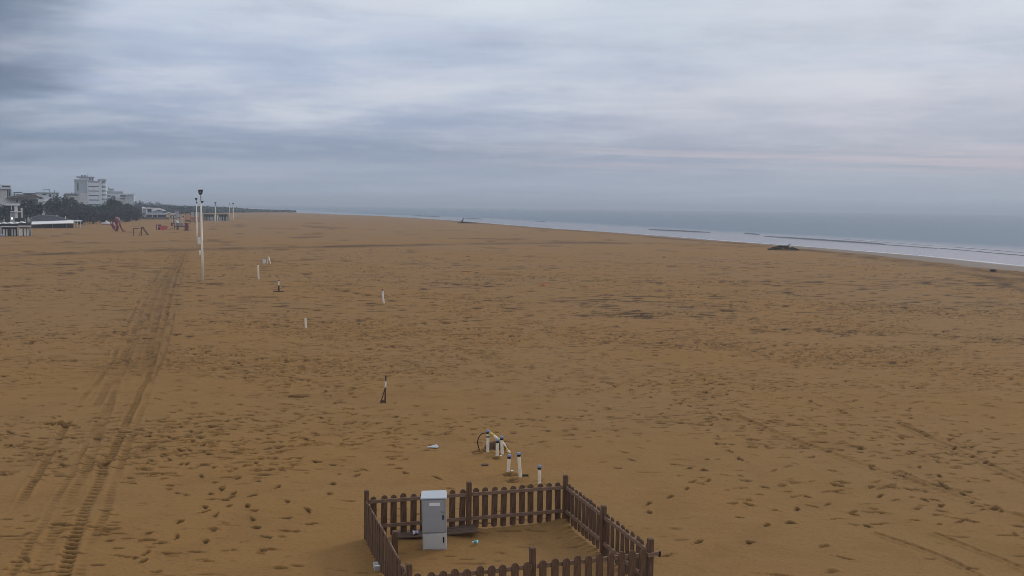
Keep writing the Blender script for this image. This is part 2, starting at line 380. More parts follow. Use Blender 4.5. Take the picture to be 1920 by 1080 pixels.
class NG:
    "tiny helper for shader maths"
    def __init__(s, nt): s.N = nt.nodes; s.L = nt.links
    def put(s, x, sock):
        if isinstance(x, (int, float)): sock.default_value = x
        elif isinstance(x, (tuple, list)): sock.default_value = x
        else: s.L.new(x, sock)
    def m(s, op, a, b=0.0, c=0.0, clamp=False):
        n = s.N.new('ShaderNodeMath'); n.operation = op; n.use_clamp = clamp
        s.put(a, n.inputs[0]); s.put(b, n.inputs[1]); s.put(c, n.inputs[2]); return n.outputs[0]
    def rng(s, v, a, b, c=0.0, d=1.0):
        n = s.N.new('ShaderNodeMapRange'); n.interpolation_type = 'SMOOTHSTEP'
        s.put(v, n.inputs[0]); n.inputs[1].default_value = a; n.inputs[2].default_value = b
        n.inputs[3].default_value = c; n.inputs[4].default_value = d; return n.outputs[0]
    def mix(s, f, a, b, mode='MIX'):
        n = s.N.new('ShaderNodeMix'); n.data_type = 'RGBA'; n.blend_type = mode
        s.put(f, n.inputs[0]); s.put(a, n.inputs[6]); s.put(b, n.inputs[7]); return n.outputs[2]
    def noise(s, vec, scale, detail=4, rough=.5):
        n = s.N.new('ShaderNodeTexNoise'); s.put(vec, n.inputs['Vector']); n.inputs['Scale'].default_value = scale
        n.inputs['Detail'].default_value = detail; n.inputs['Roughness'].default_value = rough; return n.outputs['Fac']
    def comb(s, x, y, z):
        n = s.N.new('ShaderNodeCombineXYZ'); s.put(x, n.inputs[0]); s.put(y, n.inputs[1]); s.put(z, n.inputs[2]); return n.outputs[0]
    def attr(s, k):
        n = s.N.new('ShaderNodeAttribute'); n.attribute_name = k; return n.outputs['Fac']
    def ramp(s, f, pts):
        n = s.N.new('ShaderNodeValToRGB'); e = n.color_ramp.elements; s.put(f, n.inputs[0])
        e[0].position, e[0].color = pts[0]; e[1].position, e[1].color = pts[1]
        for p, c in pts[2:]:
            q = e.new(p); q.color = c
        return n.outputs[0]
# sand material
ms = bpy.data.materials.new('damp_sand'); ms.use_nodes = True; g = NG(ms.node_tree); pb = g.N['Principled BSDF']
geo = g.N.new('ShaderNodeNewGeometry').outputs['Position']
nA = g.noise(geo, .045, 5, .6); nB = g.noise(geo, .7, 6, .6); nC = g.noise(geo, 14, 5, .7); nD = g.noise(geo, 90, 2, .5)
SAND = (.282, .152, .048, 1)
c = g.mix(g.rng(nA, .38, .66), SAND, (.268, .156, .062, 1))
c = g.mix(g.m('MULTIPLY', g.rng(nB, .45, .7), .45), c, (.215, .114, .038, 1))
c = g.mix(g.m('MULTIPLY', g.rng(nC, .5, .72), .5), c, (.135, .072, .024, 1))
c = g.mix(g.m('MULTIPLY', g.rng(nD, .3, .7), .16), c, (.33, .19, .075, 1))
c = g.mix(g.m('MULTIPLY', g.attr('dark'), .9, clamp=True), c, (.050, .024, .008, 1))  # tone of prints, tracks and wrack: damp sand, plus shade painted into hollows
c = g.mix(g.m('MULTIPLY', g.attr('wet'), .9), c, (.155, .112, .078, 1))
c = g.mix(g.m('MULTIPLY', g.attr('shine'), .75), c, (.10, .085, .075, 1))
c = g.mix(g.attr('inland'), c, (.06, .06, .045, 1))
g.L.new(c, pb.inputs['Base Color'])
g.L.new(g.m('SUBTRACT', .92, g.m('ADD', g.m('MULTIPLY', g.attr('wet'), .34), g.m('MULTIPLY', g.attr('shine'), .3))), pb.inputs['Roughness'])
g.L.new(g.m('ADD', .12, g.m('MULTIPLY', g.attr('wet'), .12)), pb.inputs['Specular IOR Level'])
b1 = g.N.new('ShaderNodeBump'); b1.inputs['Strength'].default_value = .55; b1.inputs['Distance'].default_value = .03
hsum = g.m('ADD', g.m('MULTIPLY', nC, 1.0), g.m('MULTIPLY', nD, .25))
hs = g.m('MULTIPLY', hsum, g.m('SUBTRACT', 1.0, g.attr('wet')))
g.L.new(hs, b1.inputs['Height']); g.L.new(b1.outputs[0], pb.inputs['Normal'])
inl = np.clip((-Xg-.02*Yg-72)/14, 0, 1)*np.clip((Yg-100)/80, 0, 1)
hedge_x = np.interp(Yg, [0, 180, 234, 278, 354, 375, 700, 1500, 40000], [-140, -105, -125, -132, -150, -142, -232, -460, -12000])
inl = np.clip((hedge_x-3-Xg)/6, 0, 1)
ground = structure(mesh_grid('sand_beach', Xg, Yg, Z, {'dark': np.clip(D_, 0, 1), 'wet': wet, 'shine': gl, 'inland': inl}, ms))
del hm, dk, rough, Z, D_
# ------------------------------------------------------------------ sea
yr = np.concatenate([[-400, -100, 0, 30, 60, 80], np.arange(90, 260, 2.5), np.arange(260, 800, 12), [830, 900, 1000, 1100, 1200, 1400, 1700, 2000, 2400, 3000, 4000, 6000, 9000, 14000, 22000, 32000, 40000]])
tr = np.concatenate([[-3, -1, 0], np.arange(1, 40, 1.0), np.arange(42, 120, 6), [150, 200, 300, 500, 900, 1600, 3000, 6000, 12000, 24000, 45000]])
Ys = np.repeat(yr[:, None], len(tr), 1); Ts = np.repeat(tr[None, :], len(yr), 0); Xs = shore_x(Ys)+Ts
# two low swells running in over the bar
mw = bpy.data.materials.new('calm_grey_sea'); mw.use_nodes = True; g = NG(mw.node_tree); pb = g.N['Principled BSDF']
off = g.attr('off'); geo = g.N.new('ShaderNodeNewGeometry').outputs['Position']
st = g.N.new('ShaderNodeMapping'); g.L.new(geo, st.inputs[0]); st.inputs['Scale'].default_value = (1, .35, 1); st.inputs['Rotation'].default_value = (0, 0, R(-12))
w1 = g.noise(st.outputs[0], 1.3, 4, .6); w2 = g.noise(st.outputs[0], .18, 3, .5); w3 = g.noise(st.outputs[0], .02, 4, .6)
shal = g.rng(off, 26, 60)
c = g.mix(shal, (.12, .125, .12, 1), (.05, .08, .105, 1))
c = g.mix(g.m('MULTIPLY', g.rng(w3, .4, .65), .4), c, (.06, .10, .12, 1))
foam = g.m('MULTIPLY', g.rng(g.m('ABSOLUTE', g.m('SUBTRACT', off, g.m('MULTIPLY', w2, 1.0))), 1.1, .2), g.rng(w2, .3, .6), clamp=True)
c = g.mix(g.m('MULTIPLY', foam, .8), c, (.52, .54, .57, 1))
g.N.remove(pb); df = g.N.new('ShaderNodeBsdfDiffuse'); gs = g.N.new('ShaderNodeBsdfGlossy'); mx = g.N.new('ShaderNodeMixShader')
g.L.new(c, df.inputs['Color']); g.L.new(g.mix(shal, (.94, .90, .90, 1), (.78, .855, .925, 1)), gs.inputs['Color'])
g.L.new(g.m('SUBTRACT', g.m('SUBTRACT', .80, g.m('MULTIPLY', shal, .36)), g.m('MULTIPLY', foam, .5), clamp=True), mx.inputs[0]); g.L.new(df.outputs[0], mx.inputs[1]); g.L.new(gs.outputs[0], mx.inputs[2])
g.L.new(mx.outputs[0], g.N['Material Output'].inputs['Surface'])
g.L.new(g.m('ADD', g.m('ADD', .10, g.m('MULTIPLY', shal, .10)), g.m('MULTIPLY', foam, .5)), gs.inputs['Roughness'])
bp = g.N.new('ShaderNodeBump'); bp.inputs['Distance'].default_value = .12
g.L.new(g.m('ADD', .10, g.m('MULTIPLY', shal, .12)), bp.inputs['Strength'])
g.L.new(g.m('ADD', w1, g.m('MULTIPLY', w2, 2.0)), bp.inputs['Height']); g.L.new(bp.outputs[0], gs.inputs['Normal'])
sea = structure(mesh_grid('sea', Xs, Ys, np.full(Xs.shape, SEA), {'off': Ts*.97}, mw))
# low breaking waves: a dark face towards the beach, foam on the back of the crest
M_wave = mat('dark_wave_face', (.12, .135, .15), .7, .3, .6, spec=.1)
M_foam = mat('sea_foam', (.5, .53, .57), .8, .3, 1.5)
def wave(pix, hgt, wd, foamy):
    P = smoothpath([G(x, y, SEA) for x, y in pix], 2); n = len(P); mb = MB(); mf = MB()
    vs = []; vf = []
    for i, (x, y) in enumerate(P):
        k = math.sin(math.pi*min(1, max(0.02, i/(n-1))))**.5*(.8+.3*random.random())
        nx_, ny_ = .97, .22
        for o, z in ((-wd*.5, -.05), (-wd*.15, hgt*.8*k), (0, hgt*k), (wd*.5, -.05)): vs.append((x+nx_*o*k, y+ny_*o*k, SEA+z))
        for o, z in ((wd*.02, hgt*k*1.02), (wd*.3, hgt*k*.75), (wd*(.5+.9*foamy*random.random()), .012)): vf.append((x+nx_*o*k, y+ny_*o*k, SEA+z+.015))
    mb.add(vs, [(i*4+j, (i+1)*4+j, (i+1)*4+j+1, i*4+j+1) for i in range(n-1) for j in range(3)])
    structure(mb.build('breaking_wave', M_wave, smooth=True))
    if foamy:
        mf.add(vf, [(i*3+j, (i+1)*3+j, (i+1)*3+j+1, i*3+j+1) for i in range(n-1) for j in range(2)])
        structure(mf.build('wave_foam', M_foam, smooth=True))
wave([(1432, 443), (1500, 447.5), (1600, 454), (1660, 458)], .20, 2.0, .25)
wave([(1640, 457.5), (1700, 461.5), (1760, 466)], .09, 1.6, 1.2)
wave([(1745, 464), (1800, 468.5), (1860, 473.5)], .07, 1.6, 1.6)
wave([(1840, 472.5), (1900, 477.5), (1960, 482)], .08, 1.6, 1.4)
wave([(1560, 447), (1650, 453.5), (1760, 461.5)], .03, 1.2, 1.5)
wave([(1780, 462.5), (1850, 468), (1960, 477)], .04, 1.2, 2.0)
wave([(1216, 430.5), (1260, 432.5), (1300, 434.5), (1332, 436)], .24, 2.5, .15)
wave([(1395, 437.5), (1425, 440)], .2, 2, .3)
wave([(776, 404.8), (800, 405.6), (826, 406.6)], .4, 5, .1)
wave([(872, 409.4), (888, 410.2), (904, 410.8)], .3, 4, .1)
wave([(1004, 415), (1024, 415.6)], .2, 3, .1)
# ------------------------------------------------------------------ picket fence
fence = thing('picket_fence', 'low brown picket fence with round topped slats enclosing a square of sand', 'fence', (0, 0, 0))
def post(p, h, w=.085, ch=.012):
    w2 = w/2; mb = MB()
    mb.add([(-w2, -w2, -.1), (w2, -w2, -.1), (w2, w2, -.1), (-w2, w2, -.1), (-w2, -w2, h-ch), (w2, -w2, h-ch), (w2, w2, h-ch), (-w2, w2, h-ch),
            (-w2+ch, -w2+ch, h), (w2-ch, -w2+ch, h), (w2-ch, w2-ch, h), (-w2+ch, w2-ch, h)],
           [(0, 3, 2, 1), (0, 1, 5, 4), (1, 2, 6, 5), (2, 3, 7, 6), (3, 0, 4, 7), (4, 5, 9, 8), (5, 6, 10, 9), (6, 7, 11, 10), (7, 4, 8, 11), (8, 9, 10, 11)])
    o = mb.build('post', M_wood, fence); o.location = (p[0], p[1], 0); return o
for (p, h) in ((fB, 1.02), (fA, 1.0), ((fA+fB)/2, 1.02), (fC, 1.0), (fD, .99)):
    o = post(p, h, .09); o.rotation_euler[2] = math.atan2(*(fB-fA)[::-1])+random.uniform(-.03, .03)
mBC = (fB+fC)/2; mCD = (fC+fD)/2; mDA = (fD+fA)/2+np.array([.0, .05])
for (p, h) in ((mBC, .97), (mCD+np.array([-.03, .06]), 1.03), (mDA+np.array([.15, .1]), .80)):
    o = post(p, h, .09); o.rotation_euler[2] = .29+random.uniform(-.03, .03)
pk = MB()
pw, pt = .0605, .011
pts = [(-pw, .0), (pw, .0)]+[(pw*math.cos(a), .76+pw*math.sin(a)*1.05) for a in np.linspace(0, math.pi, 9)]
# rounded foot as well
pts = [(pw*math.cos(a), .03+pw*.5*math.sin(a)) for a in np.linspace(math.pi, 2*math.pi, 6)]+pts[2:]
pk.prism(pts, -pt, pt); picket_me = None
def panel(a, b, n, side, base=.06):
    global picket_me
    a = np.array(a); b = np.array(b); d = b-a; L = np.linalg.norm(d); ang = math.atan2(d[1], d[0])
    mb = MB(); g0 = .045
    for z in (.17, .665): mb.box(g0, L-g0, -.014*1-.0, .022, z+base, z+base+.07)
    p = mb.build('panel', M_wood2, fence, bevel=.004); p.location = (a[0], a[1], 0); p.rotation_euler[2] = ang
    for i in range(n):
        if picket_me is None: o = pk.build('picket', M_wood, p, bevel=.003); picket_me = o.data
        else:
            o = bpy.data.objects.new('picket', picket_me); COL.objects.link(o); o.parent = p
        x = g0+(L-2*g0)*(i+.5)/n+random.gauss(0, .004)
        o.location = (x, side*.0275+(.008 if side > 0 else 0), base-.02+random.gauss(0, .008)); o.rotation_euler = (random.gauss(0, .008), random.gauss(0, .011), 0)
m1 = (fA+fB)/2
panel(fA, m1, 10, 1); panel(m1, fB, 10, 1)
panel(fB, mBC, 10, 1); panel(mBC, fC, 9, 1, .05)
panel(fD, mCD, 10, -1, .03); panel(mCD, fC, 10, -1, .03)
panel(fA, mDA, 11, -1, .03); panel(mDA, fD, 11, -1, .02)
# latch rail poking out beyond the right front post
lt = MB(); dr = (fC-fD)/np.linalg.norm(fC-fD)
lt.beam((fC[0]-.05*dr[0], fC[1]-.07, .73), (fC[0]+.16*dr[0], fC[1]-.02, .76), .03, .07)
lt.build('latch_rail', M_wood2, fence, bevel=.004)
hg = MB(); hg.tube([(fC[0]+.155, fC[1]-.02, .70), (fC[0]+.155, fC[1]-.02, .79)], .022, 8); hg.build('latch', M_black, fence)
# ------------------------------------------------------------------ utility cabinet
cx, cy = G(815, 1029); cab = thing('utility_cabinet', 'grey electrical cabinet with pale plinth leaning slightly inside the picket fence', 'cabinet', (cx, cy, 0), .07)
cab.rotation_euler = (0, R(-1.4), .06)
w = .232; dpt = .30
MB().box(-w+.006, w-.004, 0, dpt, -.06, .30).build('plinth', M_cabl, cab, bevel=.008)
MB().box(-w+.02, w-.012, -.012, -.001, .0, .285).build('plinth_cover', M_cabl, cab, bevel=.004)
bd = MB().box(-w, w, -.004, dpt, .305, .965).build('body', M_cab, cab, bevel=.008)
dr_ = MB().box(-w+.018, w-.035, -.022, -.006, .325, .95).build('door', M_cab, cab, bevel=.006)
MB().box(-.085, .12, -.026, -.0225, .842, .902).build('label_plate', M_white, dr_)
hd = MB().box(w-.105, w-.028, -.040, -.023, .72, .735).build('handle', M_steel, dr_, bevel=.003)
MB().box(w-.075, w-.048, -.030, -.0235, .57, .66).build('lock', M_black, dr_, bevel=.006)
MB().box(w-.075, w-.045, -.018, -.0125, .12, .23).build('plinth_vent', M_black, cab, bevel=.002)
ld = MB(); ld.add([(-w-.02, -.035, .975), (w+.02, -.035, .975), (w+.02, dpt+.02, .975), (-w-.02, dpt+.02, .975),
                   (-w-.012, -.03, 1.0), (w+.012, -.03, 1.0), (w+.005, dpt+.01, 1.045), (-w-.005, dpt+.01, 1.045)],
                  [(0, 3, 2, 1), (4, 5, 6, 7), (0, 1, 5, 4), (1, 2, 6, 5), (2, 3, 7, 6), (3, 0, 4, 7)]); ld.build('lid', M_lid, cab, bevel=.006)
# planks, cup and bottle beside it
bx, by = G(835, 1003)
bd1 = MB(); 
for i in range(3): bd1.box(-.02, .58, -.19+i*.13, -.19+i*.13+.122, .02+.004*i, .05+.004*i)
o = tag(bd1.build('wooden_board', M_plank, bevel=.004), 'grey brown plank board lying right of the grey cabinet', 'board'); o.location = (bx+.04, by-.02, .05); o.rotation_euler = (R(3), R(-2), .22)
bd2 = MB()
for i in range(3): bd2.box(-.62, .02, -.19+i*.13, -.19+i*.13+.122, .02, .05)
o = tag(bd2.build('wooden_board', M_plank, bevel=.004), 'grey brown plank board half buried left of the grey cabinet', 'board'); o.location = (bx-.35, by-.14, .045); o.rotation_euler = (R(2), R(-1), .12)
o = thing('plastic_cup', 'white open cup lying on its side left of the grey cabinet', 'cup', (G(778, 1011)[0], G(778, 1011)[1], .135), .35)
cu = MB(); n = 20; prof = [(-.045, .030), (-.045, .046), (-.035, .047), (-.03, .036), (.06, .032), (.065, .02)]
vs = [(x, r*math.cos(2*math.pi*k/n), r*math.sin(2*math.pi*k/n)) for x, r in prof for k in range(n)]
cu.add(vs, [(i*n+k, i*n+(k+1) % n, (i+1)*n+(k+1) % n, (i+1)*n+k) for i in range(len(prof)-1) for k in range(n)]); cu.build('cup_body', M_white, o, smooth=True)
MB().tube([(-.04, 0, 0), (-.028, 0, 0)], .029, 16).build('dark_inside', M_black, o)
MB().tube([(-.005, 0, 0), (.045, 0, 0)], [.0362, .0335], 20, cap=False).build('printed_band', M_lav, o, smooth=True)
o = thing('plastic_bottle', 'small crushed teal plastic bottle lying on sand right of the boards', 'bottle', (G(892, 1020)[0], G(892, 1020)[1], .04), .1)
MB().tube([(-.035, 0, 0), (-.03, 0, 0), (.0, .004, .004), (.04, 0, 0), (.055, 0, 0)], [.02, .034, .028, .034, .02], 14).build('bottle_body', M_teal, o, smooth=True)
MB().tube([(-.075, 0, 0), (-.055, 0, 0), (-.038, 0, 0)], [.012, .012, .018], 12).build('bottle_cap', M_white, o, smooth=True)
MB().tube([(.018, 0, 0), (.038, 0, 0)], [.033, .0355], 14).build('bottle_label', M_white, o, smooth=True)
bx, by = G(712, 1064)
o = thing('concrete_block', 'pale concrete foot block with white pipe stub outside the left fence', 'block', (bx, by, 0), .25)
MB().box(-.11, .11, -.13, .13, -.03, .07).build('slab', M_conc, o, bevel=.008)
MB().box(-.115, .115, -.12, -.10, .0705, .083).build('raised_edge', M_white, o, bevel=.003)
MB().tube([(.03, .0, .07), (.02, .0, .12), (.06, .05, .17)], .028, 10).build('pipe_stub', M_white, o, smooth=True)
def pebble(name, px, py, s, m, label, cat='stone'):
    x, y = G(px, py); mb = MB(); n = 10
    prof = [(0, .0), (.6, .02), (1, .25), (.8, .6), (.3, .8)]
    vs = [(s*r*math.cos(2*math.pi*k/n)*(1+.25*math.sin(3*k)), s*.7*r*math.sin(2*math.pi*k/n), s*z) for r, z in prof[1:] for k in range(n)]
    mb.add(vs, [(i*n+k, i*n+(k+1) % n, (i+1)*n+(k+1) % n, (i+1)*n+k) for i in range(3) for k in range(n)]+[tuple(range(3*n, 4*n))])
    o = tag(mb.build(name, m, smooth=True), label, cat); o.location = (x, y, 0); return o
# ------------------------------------------------------------------ white pipes with blue caps
pl = [((914.5, 847), (915, 806), 'back left, ringed by the dark hose loop', True), ((932, 856), (932.6, 823), 'in front, carrying the yellow taped hose', False), ((941.5, 850), (940.5, 817.5), 'behind the hose, tucked beside a shorter one', False),
      ((953, 885), (955, 852), 'left of the tallest pipe, with crumbs at its foot', False), ((975.5, 893), (972.5, 848), 'tallest of the row, leaning a little to the left', False), ((1011.5, 906), (1011.5, 872), 'rightmost, just behind the fence slats', False)]
for (b, t, lab, col) in pl:
    x, y = G(*b); d = y; xt, zt = atd(t[0], t[1], d)
    lean = (xt-x)/zt
    o = thing('pipe_stake', 'cream pipe with blue cap '+lab, 'pipe', (x, y, 0), 0, 'capped cream pipes standing in the sand')
    def at(z): return (lean*z, 0, z)
    MB().tube([at(-.1), at(zt-.10)], .041, 14).build('pipe', M_pvc, o, smooth=False)
    MB().tube([at(zt-.10), at(zt-.055)], .047, 14).build('cap_ring', M_black, o)
    MB().tube([at(zt-.054), at(zt-.02), at(zt)], [.046, .046, .032], 14).build('cap', M_blue, o)
    if col:
        MB().tube([at(zt-.2), at(zt-.165)], .044, 14).build('lower_ring', M_black, o)
        MB().tube([at(zt-.163), at(zt-.102)], .040, 14).build('blue_sleeve', M_blue, o)
def curve_pts(pix, d0, d1, n=24):
    P = []
    m = len(pix)
    for i, (px, py) in enumerate(pix):
        d = d0+(d1-d0)*i/(m-1); x, z = atd(px, py, d); P.append(Vector((x, d, z)))
    out = []
    for i in range(m-1):
        p0 = P[max(i-1, 0)]; p1 = P[i]; p2 = P[i+1]; p3 = P[min(i+2, m-1)]
        for k in range(6):
            t = k/6; out.append(.5*((2*p1)+(p2-p0)*t+(2*p0-5*p1+4*p2-p3)*t*t+(3*p1-p0-3*p2+p3)*t**3))
    return out+[P[-1]]
d1 = G(914, 847)[1]
o = tag(MB().tube(curve_pts([(913, 812), (905, 812.5), (899, 818), (895.5, 828), (897, 838), (901, 848)], d1-.05, d1+.25), .014, 8).build('hose', M_black, smooth=True), 'thin black hose looping from the back left pipe into the sand', 'hose')
cp = curve_pts([(918, 811), (924, 816), (931, 821.5), (938, 826), (945, 834), (950, 843), (957, 851)], d1-.05, d1+.1)
hs = thing('taped_hose', 'yellow and white taped hose sagging across the capped pipes', 'hose', tuple(cp[0])); base = cp[0]
cuts = [0, 7, 13, 20, 26, 31, len(cp)-1]
for i in range(len(cuts)-1):
    seg = [p-base for p in cp[cuts[i]:cuts[i+1]+1]]
    MB().tube(seg, .042, 9).build('tape_section', [M_yellow, M_pvc][i % 2], hs, smooth=True)
MB().tube([p-base for p in curve_pts([(939, 829), (942, 832), (946, 838), (948, 842)], d1-.1, d1-.08)], .014, 6).build('cable', M_black, hs, smooth=True)
x, y = G(922, 845)
mb = MB(); n = 14; ringz = [(.34, -.02), (.30, .07), (.2, .15), (.08, .19)]
vs = [(r*math.cos(2*math.pi*k/n)*(1+.12*math.sin(k*2.3)), r*.6*math.sin(2*math.pi*k/n), z) for r, z in ringz for k in range(n)]
mb.add(vs, [(i*n+k, i*n+(k+1) % n, (i+1)*n+(k+1) % n, (i+1)*n+k) for i in range(3) for k in range(n)]+[tuple(range(3*n, 4*n))])
o = tag(mb.build('sand_heap', mat('dark_wet_sand', (.10, .055, .028), .95, .4, 6, .5), smooth=True), 'small dark heap of damp sand behind the capped pipes', 'heap'); o.location = (x+.12, y+.25, 0)
def chip(name, px, py, w, l, h, rz, m, label, cat, tilt=0.05):
    x, y = G(px, py)
    mb = MB().prism([(-w/2, 0), (w/2, .0), (w*.42, h), (-w*.35, h*.8)], -l/2, l/2)
    o = tag(mb.build(name, m, bevel=.004), label, cat); o.location = (x, y, .0); o.rotation_euler = (0, tilt, rz); return o
chip('wood_offcut', 909, 872, .17, .12, .035, .3, M_plank, 'small pale wood offcut on sand left of the capped pipes', 'offcut')
chip('plank_scrap', 985, 892, .16, .07, .04, -.1, M_dwood, 'dark plank scrap at the foot of the tallest capped pipe', 'scrap')
chip('stone', 939, 856, .06, .05, .035, .3, M_white, 'small white stone at the foot of the front capped pipe', 'stone')
chip('stone', 960, 884, .07, .05, .035, .3, M_white, 'small white stone beside the pipe left of the tallest', 'stone')
x, y = G(811, 839.5)
mb = MB().add([(-.16, -.0, .01), (.14, -.08, .012), (.17, -.02, .03), (.1, .12, .05), (-.04, .06, .025), (-.16, 0, .025), (.14, -.08, .03), (.17, -.02, .048), (.1, .12, .068), (-.04, .06, .043)],
              [(0, 4, 3, 2, 1), (5, 6, 7, 8, 9), (0, 1, 6, 5), (1, 2, 7, 6), (2, 3, 8, 7), (3, 4, 9, 8), (4, 0, 5, 9)])
o = tag(mb.build('plastic_sheet', mat('pale_blue_grey_plastic', (.46, .48, .5), .5, .1, 8)), 'pale grey triangular sheet lying on sand left of the capped pipes', 'sheet'); o.location = (x, y, 0)
# ------------------------------------------------------------------ stakes across the beach
def stake(label, b, t, parts, rad, foot=None, grp='marker stakes scattered across the sand'):
    x, y = G(*b); xt, zt = atd(t[0], t[1], y)
    o = thing('marker_stake', label, 'stake', (x, y, 0), 0, grp); L = (xt-x)/zt
    for k, (z0, z1, m, nm) in enumerate(parts):
        a = zt*z0 if z0 > 0 else -.1; MB().tube([(L*a, 0, a), (L*zt*z1, 0, zt*z1)], rad, 10).build(nm, m, o)
    if foot: foot(o, zt)
    return o
def brace(o, zt):
    MB().tube([(-.14, -.02, -.04), (-.01, 0, .42)], .018, 8).build('brace', M_brownw, o)
    MB().box(-.15, .03, -.05, .05, -.02, .05).build('foot', M_brownw, o)
stake('brown stake with white band and side brace, nearest stake before the pipes', (722, 753), (723.5, 704), [(0, .55, M_brownw, 'lower_pole'), (.55, .78, M_white, 'white_band'), (.78, 1, M_brownw, 'upper_pole')], .027, brace)
stake('short upright cream stake alone on the sand, nothing painted on it', (573.5, 613), (572.5, 596), [(0, 1, M_pvc, 'pole')], .055)
stake('white leaning stake with a dark red tip, right of the short cream one', (719.5, 567.5), (717, 542.5), [(0, .9, M_white, 'pole'), (.9, 1, M_dred, 'tip')], .06)
stake('short dark stake with pale top half standing on a little foot', (523, 547), (522.5, 525), [(0, .55, M_black, 'lower_pole'), (.55, .9, M_pvc, 'pale_band'), (.9, 1, M_brownw, 'tip')], .05, lambda o, z: MB().box(-.4, .35, -.15, .15, -.05, .05).build('foot', M_brownw, o, bevel=.01))
stake('tall thin cream stake nearest to the floodlight pole', (485, 523.5), (483.8, 497), [(0, 1, M_pvc, 'pole')], .07)
x, y = G(504, 494); o = thing('folded_board', 'small pair of white boards leaning together beyond the thin stakes', 'board', (x, y, 0))
MB().beam((-.18, 0, 0), (-.02, 0, .75), .2, .05).build('board', M_white, o); MB().beam((.18, 0, 0), (.0, 0, .75), .2, .05).build('board', M_pvc, o)
x, y = G(495.5, 494); o = thing('bucket', 'small white bucket standing left of the leaning white boards', 'bucket', (x, y, 0))
MB().tube([(0, 0, 0), (0, 0, .42)], [.13, .19], 14).build('bucket_body', M_white, o); MB().tube([(0, 0, .42), (0, 0, .45)], .205, 14).build('rim', M_wallg, o)
x, y = G(1022, 536); mb = MB()
mb.tube([(-.35, 0, .02), (-.15, .1, .07), (.1, -.05, .05), (.38, .05, .02)], [.05, .09, .08, .04], 8); mb.tube([(-.1, -.1, .02), (.1, .0, .1), (.25, .1, .02)], .05, 7)
o = tag(mb.build('orange_rag', M_rope, smooth=True), 'small crumpled orange rag on open sand', 'rag'); o.location = (x, y, 0)
# ------------------------------------------------------------------ floodlight poles
def flood(label, b, t, heads, boxes, rad=.09, grp='floodlight poles along the beach'):
    x, y = G(*b); xt, zt = atd(t[0], t[1], y); o = thing('floodlight_pole', label, 'floodlight pole', (x, y, 0), 0, grp)
    o.rotation_euler = (0, math.atan2(xt-x, zt), 0)
    MB().tube([(0, 0, -.2), (0, 0, zt*.35), (0, 0, zt*.93)], [rad*1.15, rad*.95, rad*.68], 12).build('pole', M_pole, o, smooth=True)
    MB().tube([(0, 0, zt*.93), (0, 0, zt*1.0)], rad*.35, 8).build('neck', M_dred if boxes else M_steel, o)
    for (hx, hz, w, h) in heads:
        mb = MB().prism([(-w/2, -h*.1), (-w*.25, -h*.5), (w*.25, -h*.45), (w*.5, h*.5), (-w*.42, h*.5), (-w*.5, h*.3)], -w*.35, w*.35)
        fl = mb.build('lamp_head', M_black, o); fl.location = (hx, 0, zt+hz)
        MB().tube([(0, -w*.42, 0), (0, -w*.36, 0)], w*.22, 12).build('lens', M_steel, fl)
    for (bxx, bz, w, h) in boxes:
        MB().box(bxx-w/2, bxx+w/2, -.09, .09, bz-h/2, bz+h/2).build('junction_box', M_pole, o, bevel=.01)
    return o
flood('near tall floodlight pole with two grey boxes on its left side', (380.5, 527), (376.5, 366), [(0, .25, .33, .42), (.10, -.55, .22, .16)], [(-.2, 3.4, .24, .55), (-.16, 2.4, .18, .38)], .095)
flood('second floodlight pole standing just behind and left of the nearest one', (370, 458), (368, 376), [(0, .2, .33, .36), (.08, -.35, .2, .22)], [], .12)
flood('distant floodlight pole in front of the green and white beach huts', (404.5, 422), (404, 382), [(0, .2, .5, .45), (0, -.6, .4, .2)], [], .13)
flood('faint far floodlight pole with a lone head, right end of the row', (437.5, 416), (437, 383), [(0, .2, .5, .45)], [], .15)
flood('faint far floodlight pole close left of the last one', (431, 414), (430.5, 383), [(0, .1, .5, .35)], [], .12)
# ------------------------------------------------------------------ driftwood
x, y = G(1466, 469); pile = thing('driftwood_pile', 'low dark heap of driftwood and wrack with a black log on top by the waterline', 'driftwood', (x, y, .0)); pxm = y/F
mb = MB(); n = 34
for ring in range(4):
    for k in range(n):
        a = 2*math.pi*k/n; r = (1, .82, .5, .15)[ring]; z = (-.06, .2, .42, .5)[ring]*(1+.35*random.gauss(0, 1)*(ring > 0)); z *= .75+.35*math.sin(a*3+1)
        mb.v.append((r*2.55*math.cos(a)*(1+.07*random.gauss(0, 1)), r*1.1*math.sin(a)*(1+.1*random.gauss(0, 1)), z))
for i in range(3):
    for k in range(n): mb.f.append((i*n+k, i*n+(k+1) % n, (i+1)*n+(k+1) % n, (i+1)*n+k))
mb.f.append(tuple(range(3*n, 4*n))); mb.build('wrack_heap', M_debris, pile)
def log(parent, pts, r, name='log', m=M_dwood): return MB().tube(pts, r, 7).build(name, m, parent, smooth=True)
log(pile, [(-.35, -.3, .62), (.2, -.3, .60), (.9, -.25, .68), (1.15, -.2, .9), (1.35, -.2, 1.05)], [.10, .13, .12, .07, .03], m=M_black)
log(pile, [(-.6, -.2, .5), (-.42, -.2, .75), (-.35, -.2, .82)], [.08, .06, .03])
log(pile, [(-2.4, -.6, .12), (-1.2, -.9, .3), (-.3, -.8, .35)], [.06, .12, .08]); log(pile, [(.5, -.9, .2), (1.5, -.7, .45), (2.3, -.5, .2), (2.75, -.5, -.02)], [.08, .14, .12, .07])
log(pile, [(-1.9, -.3, .35), (-1.1, -.4, .55), (0, -.6, .4)], [.05, .08, .05])
